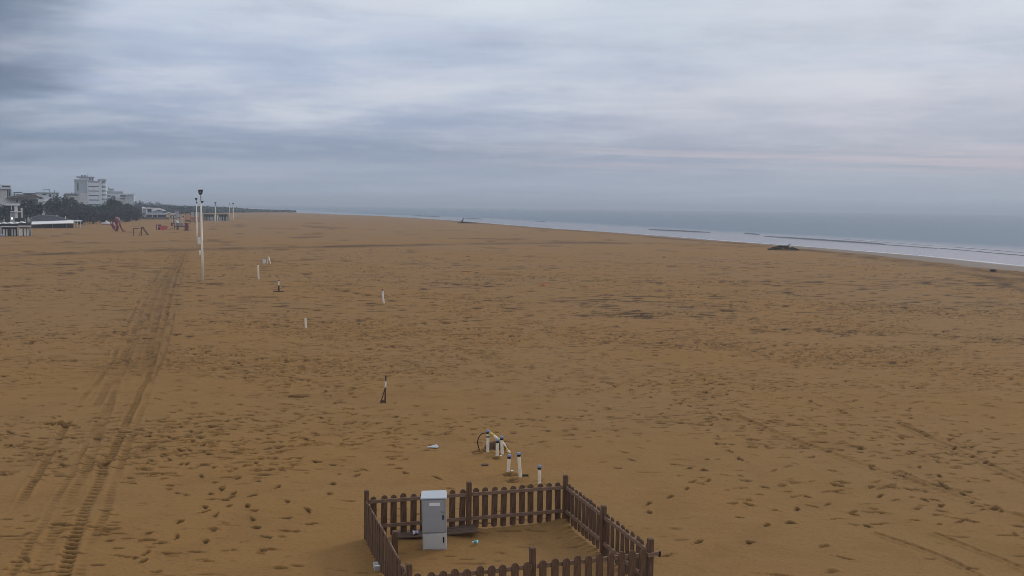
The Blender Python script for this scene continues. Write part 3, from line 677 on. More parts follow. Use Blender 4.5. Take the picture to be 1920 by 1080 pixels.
for i in range(26):
    a = random.uniform(0, 6.28); X = random.uniform(-2.4, 2.2); Y = random.uniform(-1.1, .4); Zz = .2+.25*(1-abs(X)/2.6)+random.uniform(-.05, .12); l = random.uniform(.2, .6)
    log(pile, [(X, Y, Zz), (X+l*math.cos(a), Y+.3*l*math.sin(a), Zz+random.uniform(-.08, .1))], [.035, .015], 'twig', [M_dwood, M_debris][i % 2])
x, y = G(868, 419); o = thing('stranded_trunk', 'stranded tree trunk with upright root fork beside far shoreline', 'driftwood', (x, y, .0))
log(o, [(-2.2, 0, .15), (-.6, 0, .3), (1.5, 0, .32), (3.8, .2, .28), (6.2, 1, .05)], [.15, .28, .25, .2, .1], 'trunk')
log(o, [(-.5, 0, .1), (-.3, 0, .9), (.0, 0, 1.5), (.1, 0, 2.3)], [.5, .32, .15, .08], 'root_fork'); log(o, [(.0, 0, 1.4), (.3, 0, 2.1)], [.1, .05], 'root_fork')
log(o, [(1.5, -.5, .1), (3.4, -.6, .35), (5, -.4, .1)], [.06, .1, .05], 'branch')
pebble('stone', 1862, 509, .35, M_dwood, 'lone dark stone on wet sand near the right edge', 'stone')
# ------------------------------------------------------------------ trees and bushes
def leafcloud(lobes, n, size, seed, flat=1.0):
    r = np.random.default_rng(seed); vols = np.array([l[3]*l[4]*l[5] for l in lobes]); pick = r.choice(len(lobes), n, p=vols/vols.sum())
    L = np.array(lobes)[pick]; d = r.standard_normal((n, 3)); d /= np.linalg.norm(d, axis=1)[:, None]
    rad = r.uniform(.35, 1.04, n)**.6
    c = L[:, :3]+d*rad[:, None]*L[:, 3:6]*(1+.10*r.standard_normal((n, 1)))
    a = r.standard_normal((n, 3)); a /= np.linalg.norm(a, axis=1)[:, None]; b = np.cross(a, r.standard_normal((n, 3))); b /= np.linalg.norm(b, axis=1)[:, None]
    s = size*r.uniform(.5, 1.3, (n, 1)); a = a*s; b = b*s*.7; b[:, 2] *= flat
    V = np.stack([c-a*.9, c-b, c+a, c+b], 1).reshape(-1, 3); V[:, 2] = np.maximum(V[:, 2], .02)
    return V, np.arange(4*n).reshape(n, 4)
def cloud_obj(name, V, Fq, m, parent=None):
    me = bpy.data.meshes.new(name); me.vertices.add(len(V)); me.vertices.foreach_set('co', V.astype(np.float32).ravel())
    me.loops.add(Fq.size); me.loops.foreach_set('vertex_index', Fq.astype(np.int32).ravel()); me.polygons.add(len(Fq))
    me.polygons.foreach_set('loop_start', np.arange(0, Fq.size, 4, dtype=np.int32)); me.update(calc_edges=True); me.materials.append(m)
    o = bpy.data.objects.new(name, me); COL.objects.link(o)
    if parent: o.parent = parent
    return o
def tree(label, px, top, dist, wpx, m=M_leaf, name='evergreen_tree', cat='tree', grp='trees behind the beach', low=.25, n=1500, seed=[100]):
    seed[0] += 1; x, zt = atd(px, top, dist); w = wpx*dist/F/2
    o = thing(name, label, cat, (x, dist, 0), 0, grp); r = random.Random(seed[0])
    z0 = zt*low; hh = (zt-z0)
    lobes = [(0, 0, z0+hh*.5, w*.72, w*.6, hh*.5)]
    for k in range(7):
        a = r.uniform(0, 6.28); q = r.uniform(.35, .8)*w; zz = z0+hh*r.uniform(.25, .78); s = r.uniform(.3, .48)
        lobes.append((q*math.cos(a), q*.7*math.sin(a), zz, w*s, w*s, hh*s*.75))
    V, Fq = leafcloud(lobes, n, max(.22, w*.085), seed[0]); cloud_obj('crown', V, Fq, m, o)
    t = MB(); t.tube([(0, 0, -.2), (.05*w, 0, z0), (0, 0, z0+hh*.5)], [.06*zt*.6, .045*zt*.6, .02*zt], 8)
    for k in range(4):
        a = k*1.6+.4; t.tube([(0, 0, z0*.9), (.45*w*math.cos(a), .4*w*math.sin(a), z0+hh*.5)], [.022*zt, .008*zt], 6)
    t.build('trunk', M_bark, o, smooth=True); return o
TR = [  # px, top, dist, width px, label
 (-6, 381, 240, 44, 'dark evergreen at the left edge beside the villa'), (48, 372, 262, 26, 'tall dark evergreen right of the villa'), (68, 378, 268, 34, 'rounded dark evergreen behind the grey restaurant roof'),
 (92, 376, 300, 26, 'dark evergreen with ragged top left of the pale block'), (112, 369, 292, 40, 'tallest ragged evergreen of the dark clump, behind the restaurant'), (133, 371, 300, 34, 'dark evergreen in front of the white hotel wall'),
 (150, 381, 305, 34, 'low dark evergreen below the left corner of the hotel tower'), (170, 383, 315, 36, 'low dark evergreen under the tower balconies'), (190, 383, 320, 36, 'low dark evergreen under the right side of the tower')]
for px, tp, d, w_, lab in TR: tree(lab, px, tp, d, w_)
tree('domed green evergreen in front of the low hotel', 213, 374.5, 330, 44, M_leaf2); tree('green evergreen on the right slope of the domed crown', 237, 382, 338, 40, M_leaf2)
tree('small dull green evergreen beside the white hotel end', 254, 388, 345, 22, M_leaf2)
BU = [(100, 399, 262, 34, 'behind the restaurant roof'), (124, 396, 270, 36, 'right of the restaurant roof ridge'), (150, 394, 275, 40, 'right of the restaurant canopy'), (174, 392, 285, 38, 'below the hotel tower'), (198, 393, 295, 36, 'left of the red climbing frame'), (218, 392, 305, 34, 'behind the red climbing frame'), (238, 391, 320, 34, 'behind the upturned boats'), (256, 393, 335, 26, 'last before the white pavilion')]
for px, tp, d, w_, lab in BU: tree('bare purple grey tamarisk bush '+lab, px, tp, d, w_, M_twig, 'tamarisk_bush', 'bush', 'tamarisk hedge along the beach', .02, 1300)
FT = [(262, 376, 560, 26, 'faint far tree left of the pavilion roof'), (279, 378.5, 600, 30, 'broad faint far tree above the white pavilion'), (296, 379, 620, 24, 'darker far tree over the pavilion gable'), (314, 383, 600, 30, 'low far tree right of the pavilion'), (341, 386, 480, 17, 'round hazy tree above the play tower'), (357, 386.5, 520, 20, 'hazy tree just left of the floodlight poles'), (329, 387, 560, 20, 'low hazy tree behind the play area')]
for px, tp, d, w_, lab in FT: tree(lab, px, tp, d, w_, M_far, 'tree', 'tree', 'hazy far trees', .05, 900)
# far wood along the coast: one mass nobody could count
Vs = []; Fs = []; nb = 0
for i in range(230):
    u = i/229; px = 255+u*300+random.gauss(0, 2); d = float(np.interp(px, [255, 430, 500, 555], [480, 690, 745, 765]))+random.uniform(0, 45)
    x, zt = atd(px, float(np.interp(px, [255, 400, 440, 480, 555], [386.5, 388.5, 391.5, 394.2, 396.5]))+random.gauss(0, .5), d); zt = max(zt, .9+.4*random.random()); x, _ = atd(px, 390, d)
    if x > shore_x(d)-5: continue
    V, Fq = leafcloud([(x, d, zt*.45, 7 if px < 440 else 5, 6, zt*.55)], 130, .7+d*.0005, 500+i); Vs.append(V); Fs.append(Fq+nb); nb += len(V)
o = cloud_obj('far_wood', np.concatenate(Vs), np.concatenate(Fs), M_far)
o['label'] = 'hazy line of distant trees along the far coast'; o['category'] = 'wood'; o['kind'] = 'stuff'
# ------------------------------------------------------------------ buildings
class Bld:
    "a building drawn in its own frame; measures taken off the photograph at its real distance"
    def __init__(s, label, px, dist, cat='building', name='building', group=None):
        s.d = dist; s.px = px; s.x0, _ = atd(px, 388, dist); s.k = dist/F; s.o = thing(name, label, cat, (s.x0, dist, 0), 0, group)
        s.hz = atd(px, 388, dist)[1]; th = math.atan2(s.x0, dist); s.o.rotation_euler = (0, 0, -th); s.kx = s.k*math.cos(th)
    def X(s, px): return (px-s.px)*s.kx
    def Zp(s, py): return max(-.1, s.hz-(py-388)*s.k)
    def part(s, name, m, rects, y0, y1, parent=None, bevel=0):
        mb = MB()
        for (a, b, c, d_) in rects: mb.box(s.X(a), s.X(b), y0, y1, s.Zp(d_), s.Zp(c))
        return mb.build(name, m, parent or s.o, bevel=bevel)
    def each(s, name, m, rects, y0, y1, parent=None):
        for r_ in rects: s.part(name, m, [r_], y0, y1, parent)
GB = 440  # below ground level: walls run down to the sand
b = Bld('tall white hotel tower with a blank left wall and dark balcony bands', 168, 620)
wl = b.part('wall', M_wallg, [(140.5, 166, 341, GB)], 2, 18)
b.part('parapet', M_cab, [(140, 166, 337, 341)], 1.5, 18.2)
b.each('corner_strip', M_wall, [(140, 141.4, 341, 372)], 1.6, 1.95)
b.each('window', M_shade, [(145.6, 148.3, 343.5, 358)], 1.8, 1.99, wl)
b.part('podium', M_wall2, [(150, 164.4, 362, GB)], .4, 1.7)
b.each('fin', M_wall, [(164.6, 166.6, 339.5, GB), (189.6, 191.6, 339, GB)], -.9, 1.3)
core = b.part('balcony_core', M_shade, [(166.7, 189.5, 340, GB)], 1.6, 17)
for k in range(6):
    y0 = 342.4+k*8.4
    b.each('balcony', M_wall, [(166.8, 185.6, y0, y0+6.6)], -.3, 1.5); b.each('side_wall', M_wall, [(185.7, 189.4, y0-1.8, y0+6.6)], -.1, 1.5)
b.part('balcony_roof', M_wallg, [(166.7, 186, 339.4, 340.8)], -.4, 1.5)
b.part('stair_core', M_wallg, [(191.8, 199, 340, GB)], 1.8, 16); b.part('stair_parapet', M_cab, [(184.5, 200.5, 335.5, 339.2)], -.6, 16.2)
for k in range(6):
    y0 = 344+k*7.8; mb = MB(); n = 10
    for lo, hi in ((b.Zp(y0+4.4), b.Zp(y0)),):
        pts_ = [(b.X(194.5)+2.1*math.cos(a), 1.8+1.9*math.sin(a)) for a in np.linspace(-math.pi, 0, n)]
        mb.add([(p[0], p[1], z) for z in (lo, hi) for p in pts_], [(i, i+1, n+i+1, n+i) for i in range(n-1)]+[tuple(range(n-1, -1, -1)), tuple(range(n, 2*n)), (0, n, 2*n-1, n-1)])
    mb.build('round_balcony', M_wall, b.o); b.each('window', M_shade, [(191.9, 194, y0-2.6, y0+3)], 1.6, 1.79)
pen = b.part('penthouse', M_wall, [(150, 177, 333, 339)], 4, 14); b.part('penthouse_roof', M_roofg, [(144.5, 178.5, 331.6, 333)], 3, 15)
b.each('penthouse_window', M_shade, [(168, 171, 334.5, 338.5), (173.5, 176, 334.5, 338.5)], 3.8, 3.99, pen)
for q in (155.2, 160.6): MB().tube([(b.X(q), 6, b.Zp(331.7)), (b.X(q), 6, b.Zp(329.6)), (b.X(q), 6, b.Zp(328.8))], [.35, .7, .4], 10).build('roof_vent', M_roofg, b.o)
MB().tube([(b.X(165.4), 6, b.Zp(331.7)), (b.X(164.8), 6, b.Zp(321.5))], [.16, .07], 6).build('antenna', M_steel, b.o)
b = Bld('low grey hotel wing with stepped roof, right of the tower', 216, 630)
b.part('wall', M_wall, [(200.6, 231, 362.6, GB)], 2, 14); b.part('parapet', M_cab, [(200.6, 231.6, 359, 362.4)], 1.6, 14.2); b.part('roof_room', M_wall, [(203, 214, 355.5, 358.9)], 4, 10)
b.part('roof_slab', M_roofg, [(204.5, 215, 354, 355.4)], 3, 11); b.each('window', M_shade, [(200.8, 209, 366.8, 369), (211, 216.5, 367, 372.5), (202.5, 208, 372, 379)], 1.8, 1.99); b.each('balcony', M_wall, [(200.8, 210, 369.2, 371.8), (217, 231, 368, 371)], .6, 1.7)
MB().tube([(b.X(204.5), 5, b.Zp(354)), (b.X(204), 5, b.Zp(351.5))], .2, 6).build('vent', M_roofg, b.o)
b = Bld('white hotel with thin flat roof and rounded ribbed end', 240, 600)
b.part('wall', M_wall, [(222, 240.5, 366, GB)], 2, 14); b.part('roof', M_wmet, [(226.5, 253, 363.2, 365.2)], -1, 14.5); b.each('balcony', M_wall2, [(222.5, 236, 369.5, 371.5), (221, 236, 374.5, 377)], .4, 1.7)
b.each('window', M_shade, [(226, 236, 366.5, 369.2), (226, 235, 371.8, 374)], 1.8, 1.99)
mb = MB(); n = 13; pts_ = [(b.X(246.4)+1.96*math.cos(a), 3+3*math.sin(a)) for a in np.linspace(-math.pi, 0, n)]
mb.add([(p[0], p[1], z) for z in (-.1, b.Zp(365.4)) for p in pts_], [(i, i+1, n+i+1, n+i) for i in range(n-1)]+[tuple(range(n, 2*n)), (0, n, 2*n-1, n-1)]); mb.build('rounded_end', M_wall, b.o)
b.each('rib', M_wallg, [(244.2, 245, 366, 387), (247.5, 248.4, 366, 387), (250, 250.8, 366, 387)], -.25, .5)
b = Bld('tall block at the left edge with dark strip below its flat roof', 8, 350)
b.part('wall', M_wall2, [(-14, 14, 355.5, GB)], 1.5, 12); b.part('side_wall', M_wallg, [(14.1, 22.6, 355.5, GB)], 2.4, 12); b.part('roof_slab', M_wall, [(-14, 23, 347, 348.4)], 0, 13); b.each('window', M_shade, [(5, 20.5, 348.6, 350.8), (-8, 1, 359, 361.5), (-8, 1, 365, 368)], 1.2, 1.49)
b.part('parapet', M_wall, [(-14, 22, 351, 355)], .6, 12.2); b.each('window', M_shade, [(17.5, 20, 359, 367.5), (14.3, 16, 356, 371)], 2.15, 2.39)
b = Bld('low apartment block with dark roof strips left of the pale block', 48, 380)
b.part('wall', M_wallg, [(24, 70, 363.8, GB)], 1.5, 12); b.part('roof', M_roofg, [(26, 42.6, 360.6, 362), (44, 68, 362.2, 363.6)], .8, 12.3); b.part('column', M_wall, [(24.4, 26.4, 362.2, 368), (28.6, 31, 362.2, 368)], .4, 1.2)
b.each('window', M_shade, [(26.8, 28.4, 362.4, 368), (48, 60, 364, 365.6)], 1.2, 1.49)
b = Bld('villa block with long low brown roof above the trees', 48, 300, name='house')
b.part('wall', M_wall2, [(6, 56, 373.6, GB)], 1.5, 10); mb = MB(); mb.prism([(b.X(12), b.Zp(372.6)), (b.X(84), b.Zp(371.2)), (b.X(66), b.Zp(365.6)), (b.X(26), b.Zp(367.4))], -1, 11); mb.build('roof', M_roof, b.o)
b.part('roof_eave', M_roofg, [(11, 84, 372.2, 373.3)], -.8, 1.3); b.each('window', M_shade, [(30.8, 34, 374, 380), (43.5, 46, 375, 379)], 1.2, 1.49); b.part('balcony_slab', M_wall, [(5, 42, 380.4, 382.4)], .2, 1.4)
b.part('end_wall', M_wallg, [(56.2, 72, 373.6, GB)], 2.5, 10)
b = Bld('two storey villa with white pillars half hidden by dark evergreens', 26, 255, name='house')
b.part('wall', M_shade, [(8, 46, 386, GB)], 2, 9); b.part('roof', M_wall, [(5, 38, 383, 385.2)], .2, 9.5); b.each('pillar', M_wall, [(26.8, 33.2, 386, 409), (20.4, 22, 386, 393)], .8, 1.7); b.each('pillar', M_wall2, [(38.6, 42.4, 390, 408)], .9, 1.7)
b.part('balcony_slab', M_wall, [(18, 41, 396.2, 398)], .2, .79); b.part('inner_wall', M_wallg, [(18, 26.6, 400, 420)], 1.5, 1.9)
lampm = bpy.data.materials.new('lit_lamp'); lampm.use_nodes = True; q = lampm.node_tree.nodes['Principled BSDF']; q.inputs['Emission Color'].default_value = (1, .97, .9, 1); q.inputs['Emission Strength'].default_value = 1.6
mb = MB(); mb.box(b.X(20.3), b.X(23.2), -.3, -.1, b.Zp(411.2), b.Zp(407.8)); mb.build('lamp', lampm, b.o, bevel=.05)
b = Bld('pale apartment block with roof canopy between the trees', 90, 420)
b.part('wall', M_wall, [(68, 111.5, 362.4, GB)], 1.5, 13); b.part('roof', M_wallg, [(67.4, 112, 360.8, 362.2)], .8, 13.3); b.part('roof_canopy', M_wallg, [(81.5, 95, 354.2, 356)], 4, 9); b.part('canopy_leg', M_wallg, [(93, 94.8, 356.1, 360.7), (83, 84, 356.1, 360.7)], 5, 8)
b.each('window', M_shade, [(80, 87.5, 364, 365.6), (92.5, 96.5, 364.5, 369), (107.6, 109.5, 364, 368.5), (74, 79, 369, 373)], 1.2, 1.49); b.part('balcony', M_wall2, [(72, 91, 376.6, 379)], .2, 1.3); b.part('stair', M_wall, [(80, 86.5, 380, 389)], .5, 1.3)
MB().tube([(b.X(103), 5, b.Zp(360.8)), (b.X(103), 5, b.Zp(355.8))], .12, 6).build('antenna', M_steel, b.o)
b = Bld('white gable wall building under a brown roof left of the tower', 138, 480)
b.part('wall', M_wall2, [(120, 154.5, 369, GB)], 1.5, 12); mb = MB(); mb.prism([(b.X(119), b.Zp(367)), (b.X(148), b.Zp(367)), (b.X(145), b.Zp(363)), (b.X(122), b.Zp(363))], .5, 12); mb.build('roof', M_roof, b.o); b.part('eave', M_wall, [(119, 149, 367.2, 368.8)], .6, 12)
b.each('chimney', M_roof, [(134, 135.6, 361.2, 363), (139, 140.4, 360.8, 363)], 4, 5); b.each('window', M_shade, [(124, 128, 371, 375)], 1.2, 1.49)
# restaurant
b = Bld('low beach restaurant with long bright white awning and grey hipped roof', 98, 234, name='restaurant')
b.part('wall', mat('brown_grey_screen', (.11, .095, .08), .8, .3, 1), [(58, 137, 420.4, GB)], 1.2, 9); mb = MB()
mb.prism([(b.X(57), b.Zp(413.8)), (b.X(137), b.Zp(413.4)), (b.X(122), b.Zp(410)), (b.X(100), b.Zp(404.5)), (b.X(74), b.Zp(403.4)), (b.X(62), b.Zp(407))], .9, 9.5); mb.build('roof', M_roofg, b.o)
mb = MB(); zt_ = b.Zp(414.2); zb_ = b.Zp(418.6)
mb.add([(b.X(59), -3.6, zb_-.25), (b.X(137), -3.6, zb_+.1), (b.X(137), .85, zt_+.1), (b.X(59), .85, zt_-.3), (b.X(59), -3.6, zb_-.1), (b.X(137), -3.6, zb_+.22), (b.X(137), .85, zt_+.22), (b.X(59), .85, zt_-.15)], [(0, 3, 2, 1), (4, 5, 6, 7), (0, 1, 5, 4), (1, 2, 6, 5), (2, 3, 7, 6), (3, 0, 4, 7)]); mb.build('awning', M_awn, b.o)
b.part('canopy', M_wall, [(136.5, 153.5, 413.4, 415)], .85, 5); b.each('canopy_post', M_wall, [(138, 139.2, 415.2, GB), (144.5, 145.4, 415.2, GB), (150.6, 151.6, 415.2, GB)], 1, 1.2); b.each('post', M_wall2, [(123, 123.7, 420, GB), (76, 76.6, 421, GB), (97, 97.6, 420.6, GB)], .9, 1.1)
b.part('deck', M_wall2, [(58, 152, 428, GB)], -.5, 1.0); b.each('chimney', M_roofg, [(98.2, 99.4, 401, 405)], 4, 4.3)
MB().tube([(b.X(122), 1, b.Zp(410.5)), (b.X(122), 1, b.Zp(405.5))], .08, 6).build('vent_pipe', M_white, b.o)
# cabins on the left edge
M_cabroof = mat('dark_cabin_roof', (.03, .028, .035), .7, .2, 1)
for k, (a, c_, lab) in enumerate(((-26, 0, 'cut by the left edge of the view'), (0.5, 32, 'with open front and pale posts'), (34, 57, 'at the right end of the row, with white doors'))):
    b = Bld('low white cabin with dark roof '+lab, (a+c_)/2, 178-k*.5, 'cabin', 'beach_cabin', 'white beach cabins at the left edge')
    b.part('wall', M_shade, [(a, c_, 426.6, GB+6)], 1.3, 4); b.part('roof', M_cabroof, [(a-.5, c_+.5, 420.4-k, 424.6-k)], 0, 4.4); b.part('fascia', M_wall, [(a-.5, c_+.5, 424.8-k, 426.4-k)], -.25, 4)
    dd = {0: [(-22, -16), (-10, -4)], 1: [(4, 8), (10, 12.4), (20, 23), (24.5, 28)], 2: [(34.5, 41), (43, 48), (49, 52.4), (54, 54.9)]}[k]
    b.each('door', M_white, [(p_, q_, 428.5+(k == 1)*1.5, GB+2) for p_, q_ in dd], .9, 1.29)
    b.each('post', M_white, [(a+.1, a+.9, 426.6, GB+3), (c_-.9, c_-.1, 426.6, GB+3)], 0, .25)
for k, px in enumerate((8, 18.5, 29, 40.5, 51.5)):
    d = 181; x, z = atd(px, 421.5-k*.5, d); h = .35
    o = tag(MB().prism([(-.45, 0), (.5, -.28), (.62, -.2), (.1, .16), (-.35, .24)], -.5, .5).build('sunshade', M_awn), 'folded white sunshade lying on the dark cabin roofs, '+['leftmost', 'second from left', 'middle one', 'second from right', 'rightmost'][k]+' of five', 'sunshade', 'white folded sunshades on the cabins'); o.location = (x, d-1.6, z+.2)
b = Bld('small lavender locker at the left edge in front of the cabins', 1, 172, 'locker', 'beach_locker'); b.part('body', mat('lavender_paint', (.3, .24, .42), .6, .15, 2), [(-4, 4, 441, GB+7)], 0, .8); b.part('lid', M_wall, [(-4.3, 4.3, 440, 440.9)], -.1, .9)
# pavilion
b = Bld('white two storey beach pavilion with wavy roof and open ground floor', 290, 372, name='pavilion')
b.part('wall', M_wallg, [(266.5, 284.5, 391.5, 400)], 1.2, 8); b.part('roof_slab', M_wall, [(266, 285, 389.6, 391.3)], .2, 8.4); b.each('wall_pier', M_wall, [(266.2, 267.8, 391.5, 401), (273.8, 276.2, 391.5, 399.6), (284.2, 286, 390, 399)], .5, 1.1)
b.each('window', M_shade, [(276.4, 284, 392.2, 397)], .9, 1.15); mb = MB()
mb.prism([(b.X(286.2), b.Zp(390)), (b.X(300), b.Zp(390.2)), (b.X(308), b.Zp(393)), (b.X(313), b.Zp(396)), (b.X(305), b.Zp(395)), (b.X(298), b.Zp(393)), (b.X(292), b.Zp(394.8)), (b.X(286.2), b.Zp(396))], .2, 8); mb.build('wavy_roof', M_wmet, b.o)
b.part('upper_wall', M_wallg, [(286.2, 305, 396.2, 400)], 1.3, 8); mb = MB(); mb.prism([(b.X(273), b.Zp(400.4)), (b.X(306), b.Zp(400.2)), (b.X(318), b.Zp(397.8)), (b.X(318), b.Zp(399)), (b.X(308), b.Zp(402)), (b.X(273), b.Zp(402.2))], -1.5, 8.2); mb.build('canopy', M_wmet, b.o)
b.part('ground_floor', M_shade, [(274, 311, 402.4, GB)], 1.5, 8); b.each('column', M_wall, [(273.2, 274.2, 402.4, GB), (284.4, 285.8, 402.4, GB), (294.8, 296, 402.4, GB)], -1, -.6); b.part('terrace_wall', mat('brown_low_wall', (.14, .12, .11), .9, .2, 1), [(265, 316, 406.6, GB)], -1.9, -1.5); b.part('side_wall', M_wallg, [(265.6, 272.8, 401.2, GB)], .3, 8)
b.part('ledge', M_wall2, [(252, 318, 411.4, GB)], -4, -2.2)
MB().tube([(b.X(268.8), 2, b.Zp(389.5)), (b.X(268.8), 2, b.Zp(387.9))], .5, 10).build('roof_tank', M_white, b.o)
# ------------------------------------------------------------------ boats and beach stuff by the hedge
def boat(px, py, d_len, m, lab, rz, tilt=0):
    x, y = G(px, py); o = thing('pedal_boat', lab, 'boat', (x, y, 0), rz, 'boats laid up on the sand')
    L = d_len; 
    for s in (-.55, .55):
        MB().tube([(-L/2, s, .45), (-L*.4, s, .28), (L*.4, s, .28), (L/2, s, .5)], [.08, .26, .26, .06], 8).build('float', m, o, smooth=True)
    MB().box(-L*.3, L*.3, -.6, .6, .5, .62).build('deck', M_wall, o, bevel=.04); MB().prism([(-.5, .62), (.1, .62), (.0, .8), (-.4, 1.15), (-.55, 1.1)], -.5, .5).build('seat', M_wall2, o)
    return o
boat(231, 415, 3.4, M_wallg, 'grey boat laid up behind the climbing frame', .3); boat(238, 411, 3.2, M_wall, 'white boat by the bushes, left one of the laid up row', .5); boat(246, 413, 4.0, mat('greenish_grey_hull', (.3, .36, .33), .6, .1, 1), 'greenish grey boat, longest in the laid up row', .1)
boat(202, 421, 3.6, M_wall, 'white boat low on the sand left of the climbing frame', .1)
x, y = G(258, 412); o = thing('lifeguard_chair', 'small white beach lookout chair left of the pavilion', 'chair', (x, y, 0))
MB().box(-.45, .45, -.4, .4, 1.1, 1.2).build('seat', M_wall, o); MB().box(-.45, .45, .35, .42, 1.2, 1.9).build('backrest', M_wall, o)
for sx_, sy_ in ((-.4, -.35), (.4, -.35), (-.4, .35), (.4, .35)): MB().beam((sx_*1.3, sy_, -.05), (sx_, sy_, 1.1), .08, .08).build('leg', M_wall, o)
# ------------------------------------------------------------------ playground
x, y = G(220, 433.5); o = thing('climbing_frame', 'dark crimson splayed climbing frame with faded pink top on the sand', 'climbing frame', (x, y, 0)); k = y/F
def Pp(px, py, yy=0): return ((px-220)*k, yy, (433.5-py)*k)
for pts_, r_ in (([(208.5, 417), (210, 424), (215, 429), (217, 433.5)], .13), ([(216, 410), (220, 418), (221, 426), (220, 433.5)], .17), ([(222, 415), (225, 420), (221, 428), (217.5, 433)], .16), ([(225, 422), (228, 429), (232, 433), (236, 433.5)], .17), ([(211, 417), (213, 423), (217, 427)], .16)):
    MB().tube([Pp(*p, yy=random.uniform(-.4, .4)) for p in pts_], r_, 7).build('leg', M_dred, o, smooth=True)
MB().tube([Pp(210, 417), Pp(213, 415.5), Pp(216, 416), Pp(219, 421)], .15, 7).build('arch', M_dred, o, smooth=True)
MB().tube([Pp(217, 410.5), Pp(220, 408.6), Pp(223, 411), Pp(224.5, 416)], [.25, .3, .28, .2], 8).build('hood', M_pink, o, smooth=True)
MB().tube([Pp(218, 421, -.3), Pp(218.5, 427, -.3), Pp(219.5, 430, -.3)], [.18, .22, .1], 7).build('net', M_pink, o, smooth=True); MB().tube([Pp(208, 433), Pp(212, 428)], .07, 6).build('rope', M_wallg, o)
x, y = G(264, 442); o = thing('swing_frame', 'brown timber swing frame with slanted ladder on open sand', 'swing frame', (x, y, 0)); k = y/F
def Ps(px, py, yy=0): return ((px-264)*k, yy, max(-.1, (442-py)*k))
MB().beam(Ps(249, 429.3), Ps(266, 427.4), .12, .13).build('top_beam', M_brownw, o)
for a, c_ in (((250.3, 443), (250.3, 429.6)), ((265.2, 443), (265.6, 426)), ((260.5, 442), (263.8, 434))): MB().beam(Ps(*a), Ps(*c_), .1, .1).build('post', M_brownw, o)
for yy in (-.3, .3): MB().beam(Ps(267.5, 426, yy), Ps(277.5, 440.5, yy), .09, .12).build('ladder_rail', M_brownw, o)
mb = MB()
for t in np.linspace(.1, .95, 7):
    a = Ps(267.5+10*t, 426+14.5*t, -.3); mb.tube([a, (a[0], .3, a[2])], .03, 6)
mb.build('rungs', M_brownw, o); MB().beam(Ps(266, 425.8), Ps(269, 425.8), .6, .06).build('platform', M_brownw, o); MB().beam(Ps(268, 438.8), Ps(277, 439.3), .05, .05).build('brace', M_brownw, o)
b = Bld('red play wall with dark openings left of the slide', 303, 229, 'play structure', 'play_wall')
b.part('panel', M_red, [(300.5, 309.5, 424.2, 432.5)], 0, .15); b.part('frame_top', M_pink, [(291.5, 301, 419.8, 421.4)], 0, .2); b.each('post', M_dred, [(292.3, 294, 421.5, 432.5), (297, 298.2, 421.5, 432.5), (311.6, 313, 423.6, 432.5)], 0, .2); b.each('opening_board', M_black, [(295.5, 301, 421.6, 424.4), (296, 300, 426, 432.5)], .22, .3); b.part('side_panel', M_pink, [(309.6, 311.5, 424, 432.5)], .02, .14)
b.part('top_rail', M_dred, [(302, 313, 423.4, 424.1)], -.02, .17)
x, y = G(335, 431.5); o = thing('play_tower', 'playground tower with pale slide, dark posts and red side panels', 'playground', (x, y, 0)); k = y/F
def Pq(px, py, yy=0): return ((px-335)*k, yy, max(-.1, (431.5-py)*k))
mb = MB(); a = Pq(317, 431.3); c_ = Pq(329, 424.2)
mb.add([(a[0], -.3, .03), (a[0], .3, .03), (c_[0], .3, c_[2]), (c_[0], -.3, c_[2]), (a[0], -.3, .15), (a[0], .3, .15), (c_[0], .3, c_[2]+.12), (c_[0], -.3, c_[2]+.12)], [(0, 3, 2, 1), (4, 5, 6, 7), (0, 1, 5, 4), (1, 2, 6, 5), (2, 3, 7, 6), (3, 0, 4, 7)]); mb.build('slide', mat('pale_salmon_slide', (.62, .36, .3), .4, .1, 2), o)
for px in (329, 334, 346.6, 351.5): 
    for yy in (-.5, .5): MB().beam(Pq(px, 432, yy), Pq(px, 417.5, yy), .12, .12).build('post', M_cabroof, o)
MB().box(Pq(328, 0)[0], Pq(352.5, 0)[0], -.6, .6, Pq(0, 425)[2], Pq(0, 424)[2]).build('deck', M_cabroof, o)
MB().box(Pq(348.6, 0)[0], Pq(354, 0)[0], -.66, -.61, 0, Pq(0, 418)[2]).build('side_panel', M_dred, o); MB().box(Pq(336, 0)[0], Pq(345, 0)[0], -.66, -.61, Pq(0, 424)[2], Pq(0, 418.5)[2]).build('guard_panel', M_steel, o)
MB().prism([(Pq(328, 0)[0], Pq(0, 418)[2]), (Pq(335, 0)[0], Pq(0, 418)[2]), (Pq(331.5, 0)[0], Pq(0, 413.5)[2])], -.7, .7).build('roof', M_wallg, o); MB().box(Pq(321, 0)[0], Pq(324, 0)[0], -.1, .1, Pq(0, 423.8)[2], Pq(0, 417.5)[2]).build('sign_panel', M_dred, o); MB().beam(Pq(322.5, 432), Pq(322.5, 423.8), .08, .08).build('sign_post', M_wallg, o)
# orange hut
b = Bld('small orange tapered beach hut with dark brown base beyond the play tower', 351.5, 300, 'hut', 'beach_hut')
mb = MB(); mb.prism([(b.X(347.6), b.Zp(412.6)), (b.X(356), b.Zp(412.6)), (b.X(354), b.Zp(406)), (b.X(353.5), b.Zp(399.4)), (b.X(349.5), b.Zp(399.4)), (b.X(349), b.Zp(406))], 0, 1.2); mb.build('body', M_orange, b.o)
b.part('base', M_brownw, [(346.5, 357, 412.7, 415.2)], -.2, 1.4); b.each('roof', M_cabroof, [(347, 353.5, 397.2, 399.2)], -.2, 1.4); b.each('post', M_green, [(346.6, 347.5, 399.5, 412.6)], -.1, .2); b.each('leg', M_brownw, [(348, 349, 415.3, GB), (355, 356, 415.3, GB)], 0, .3)
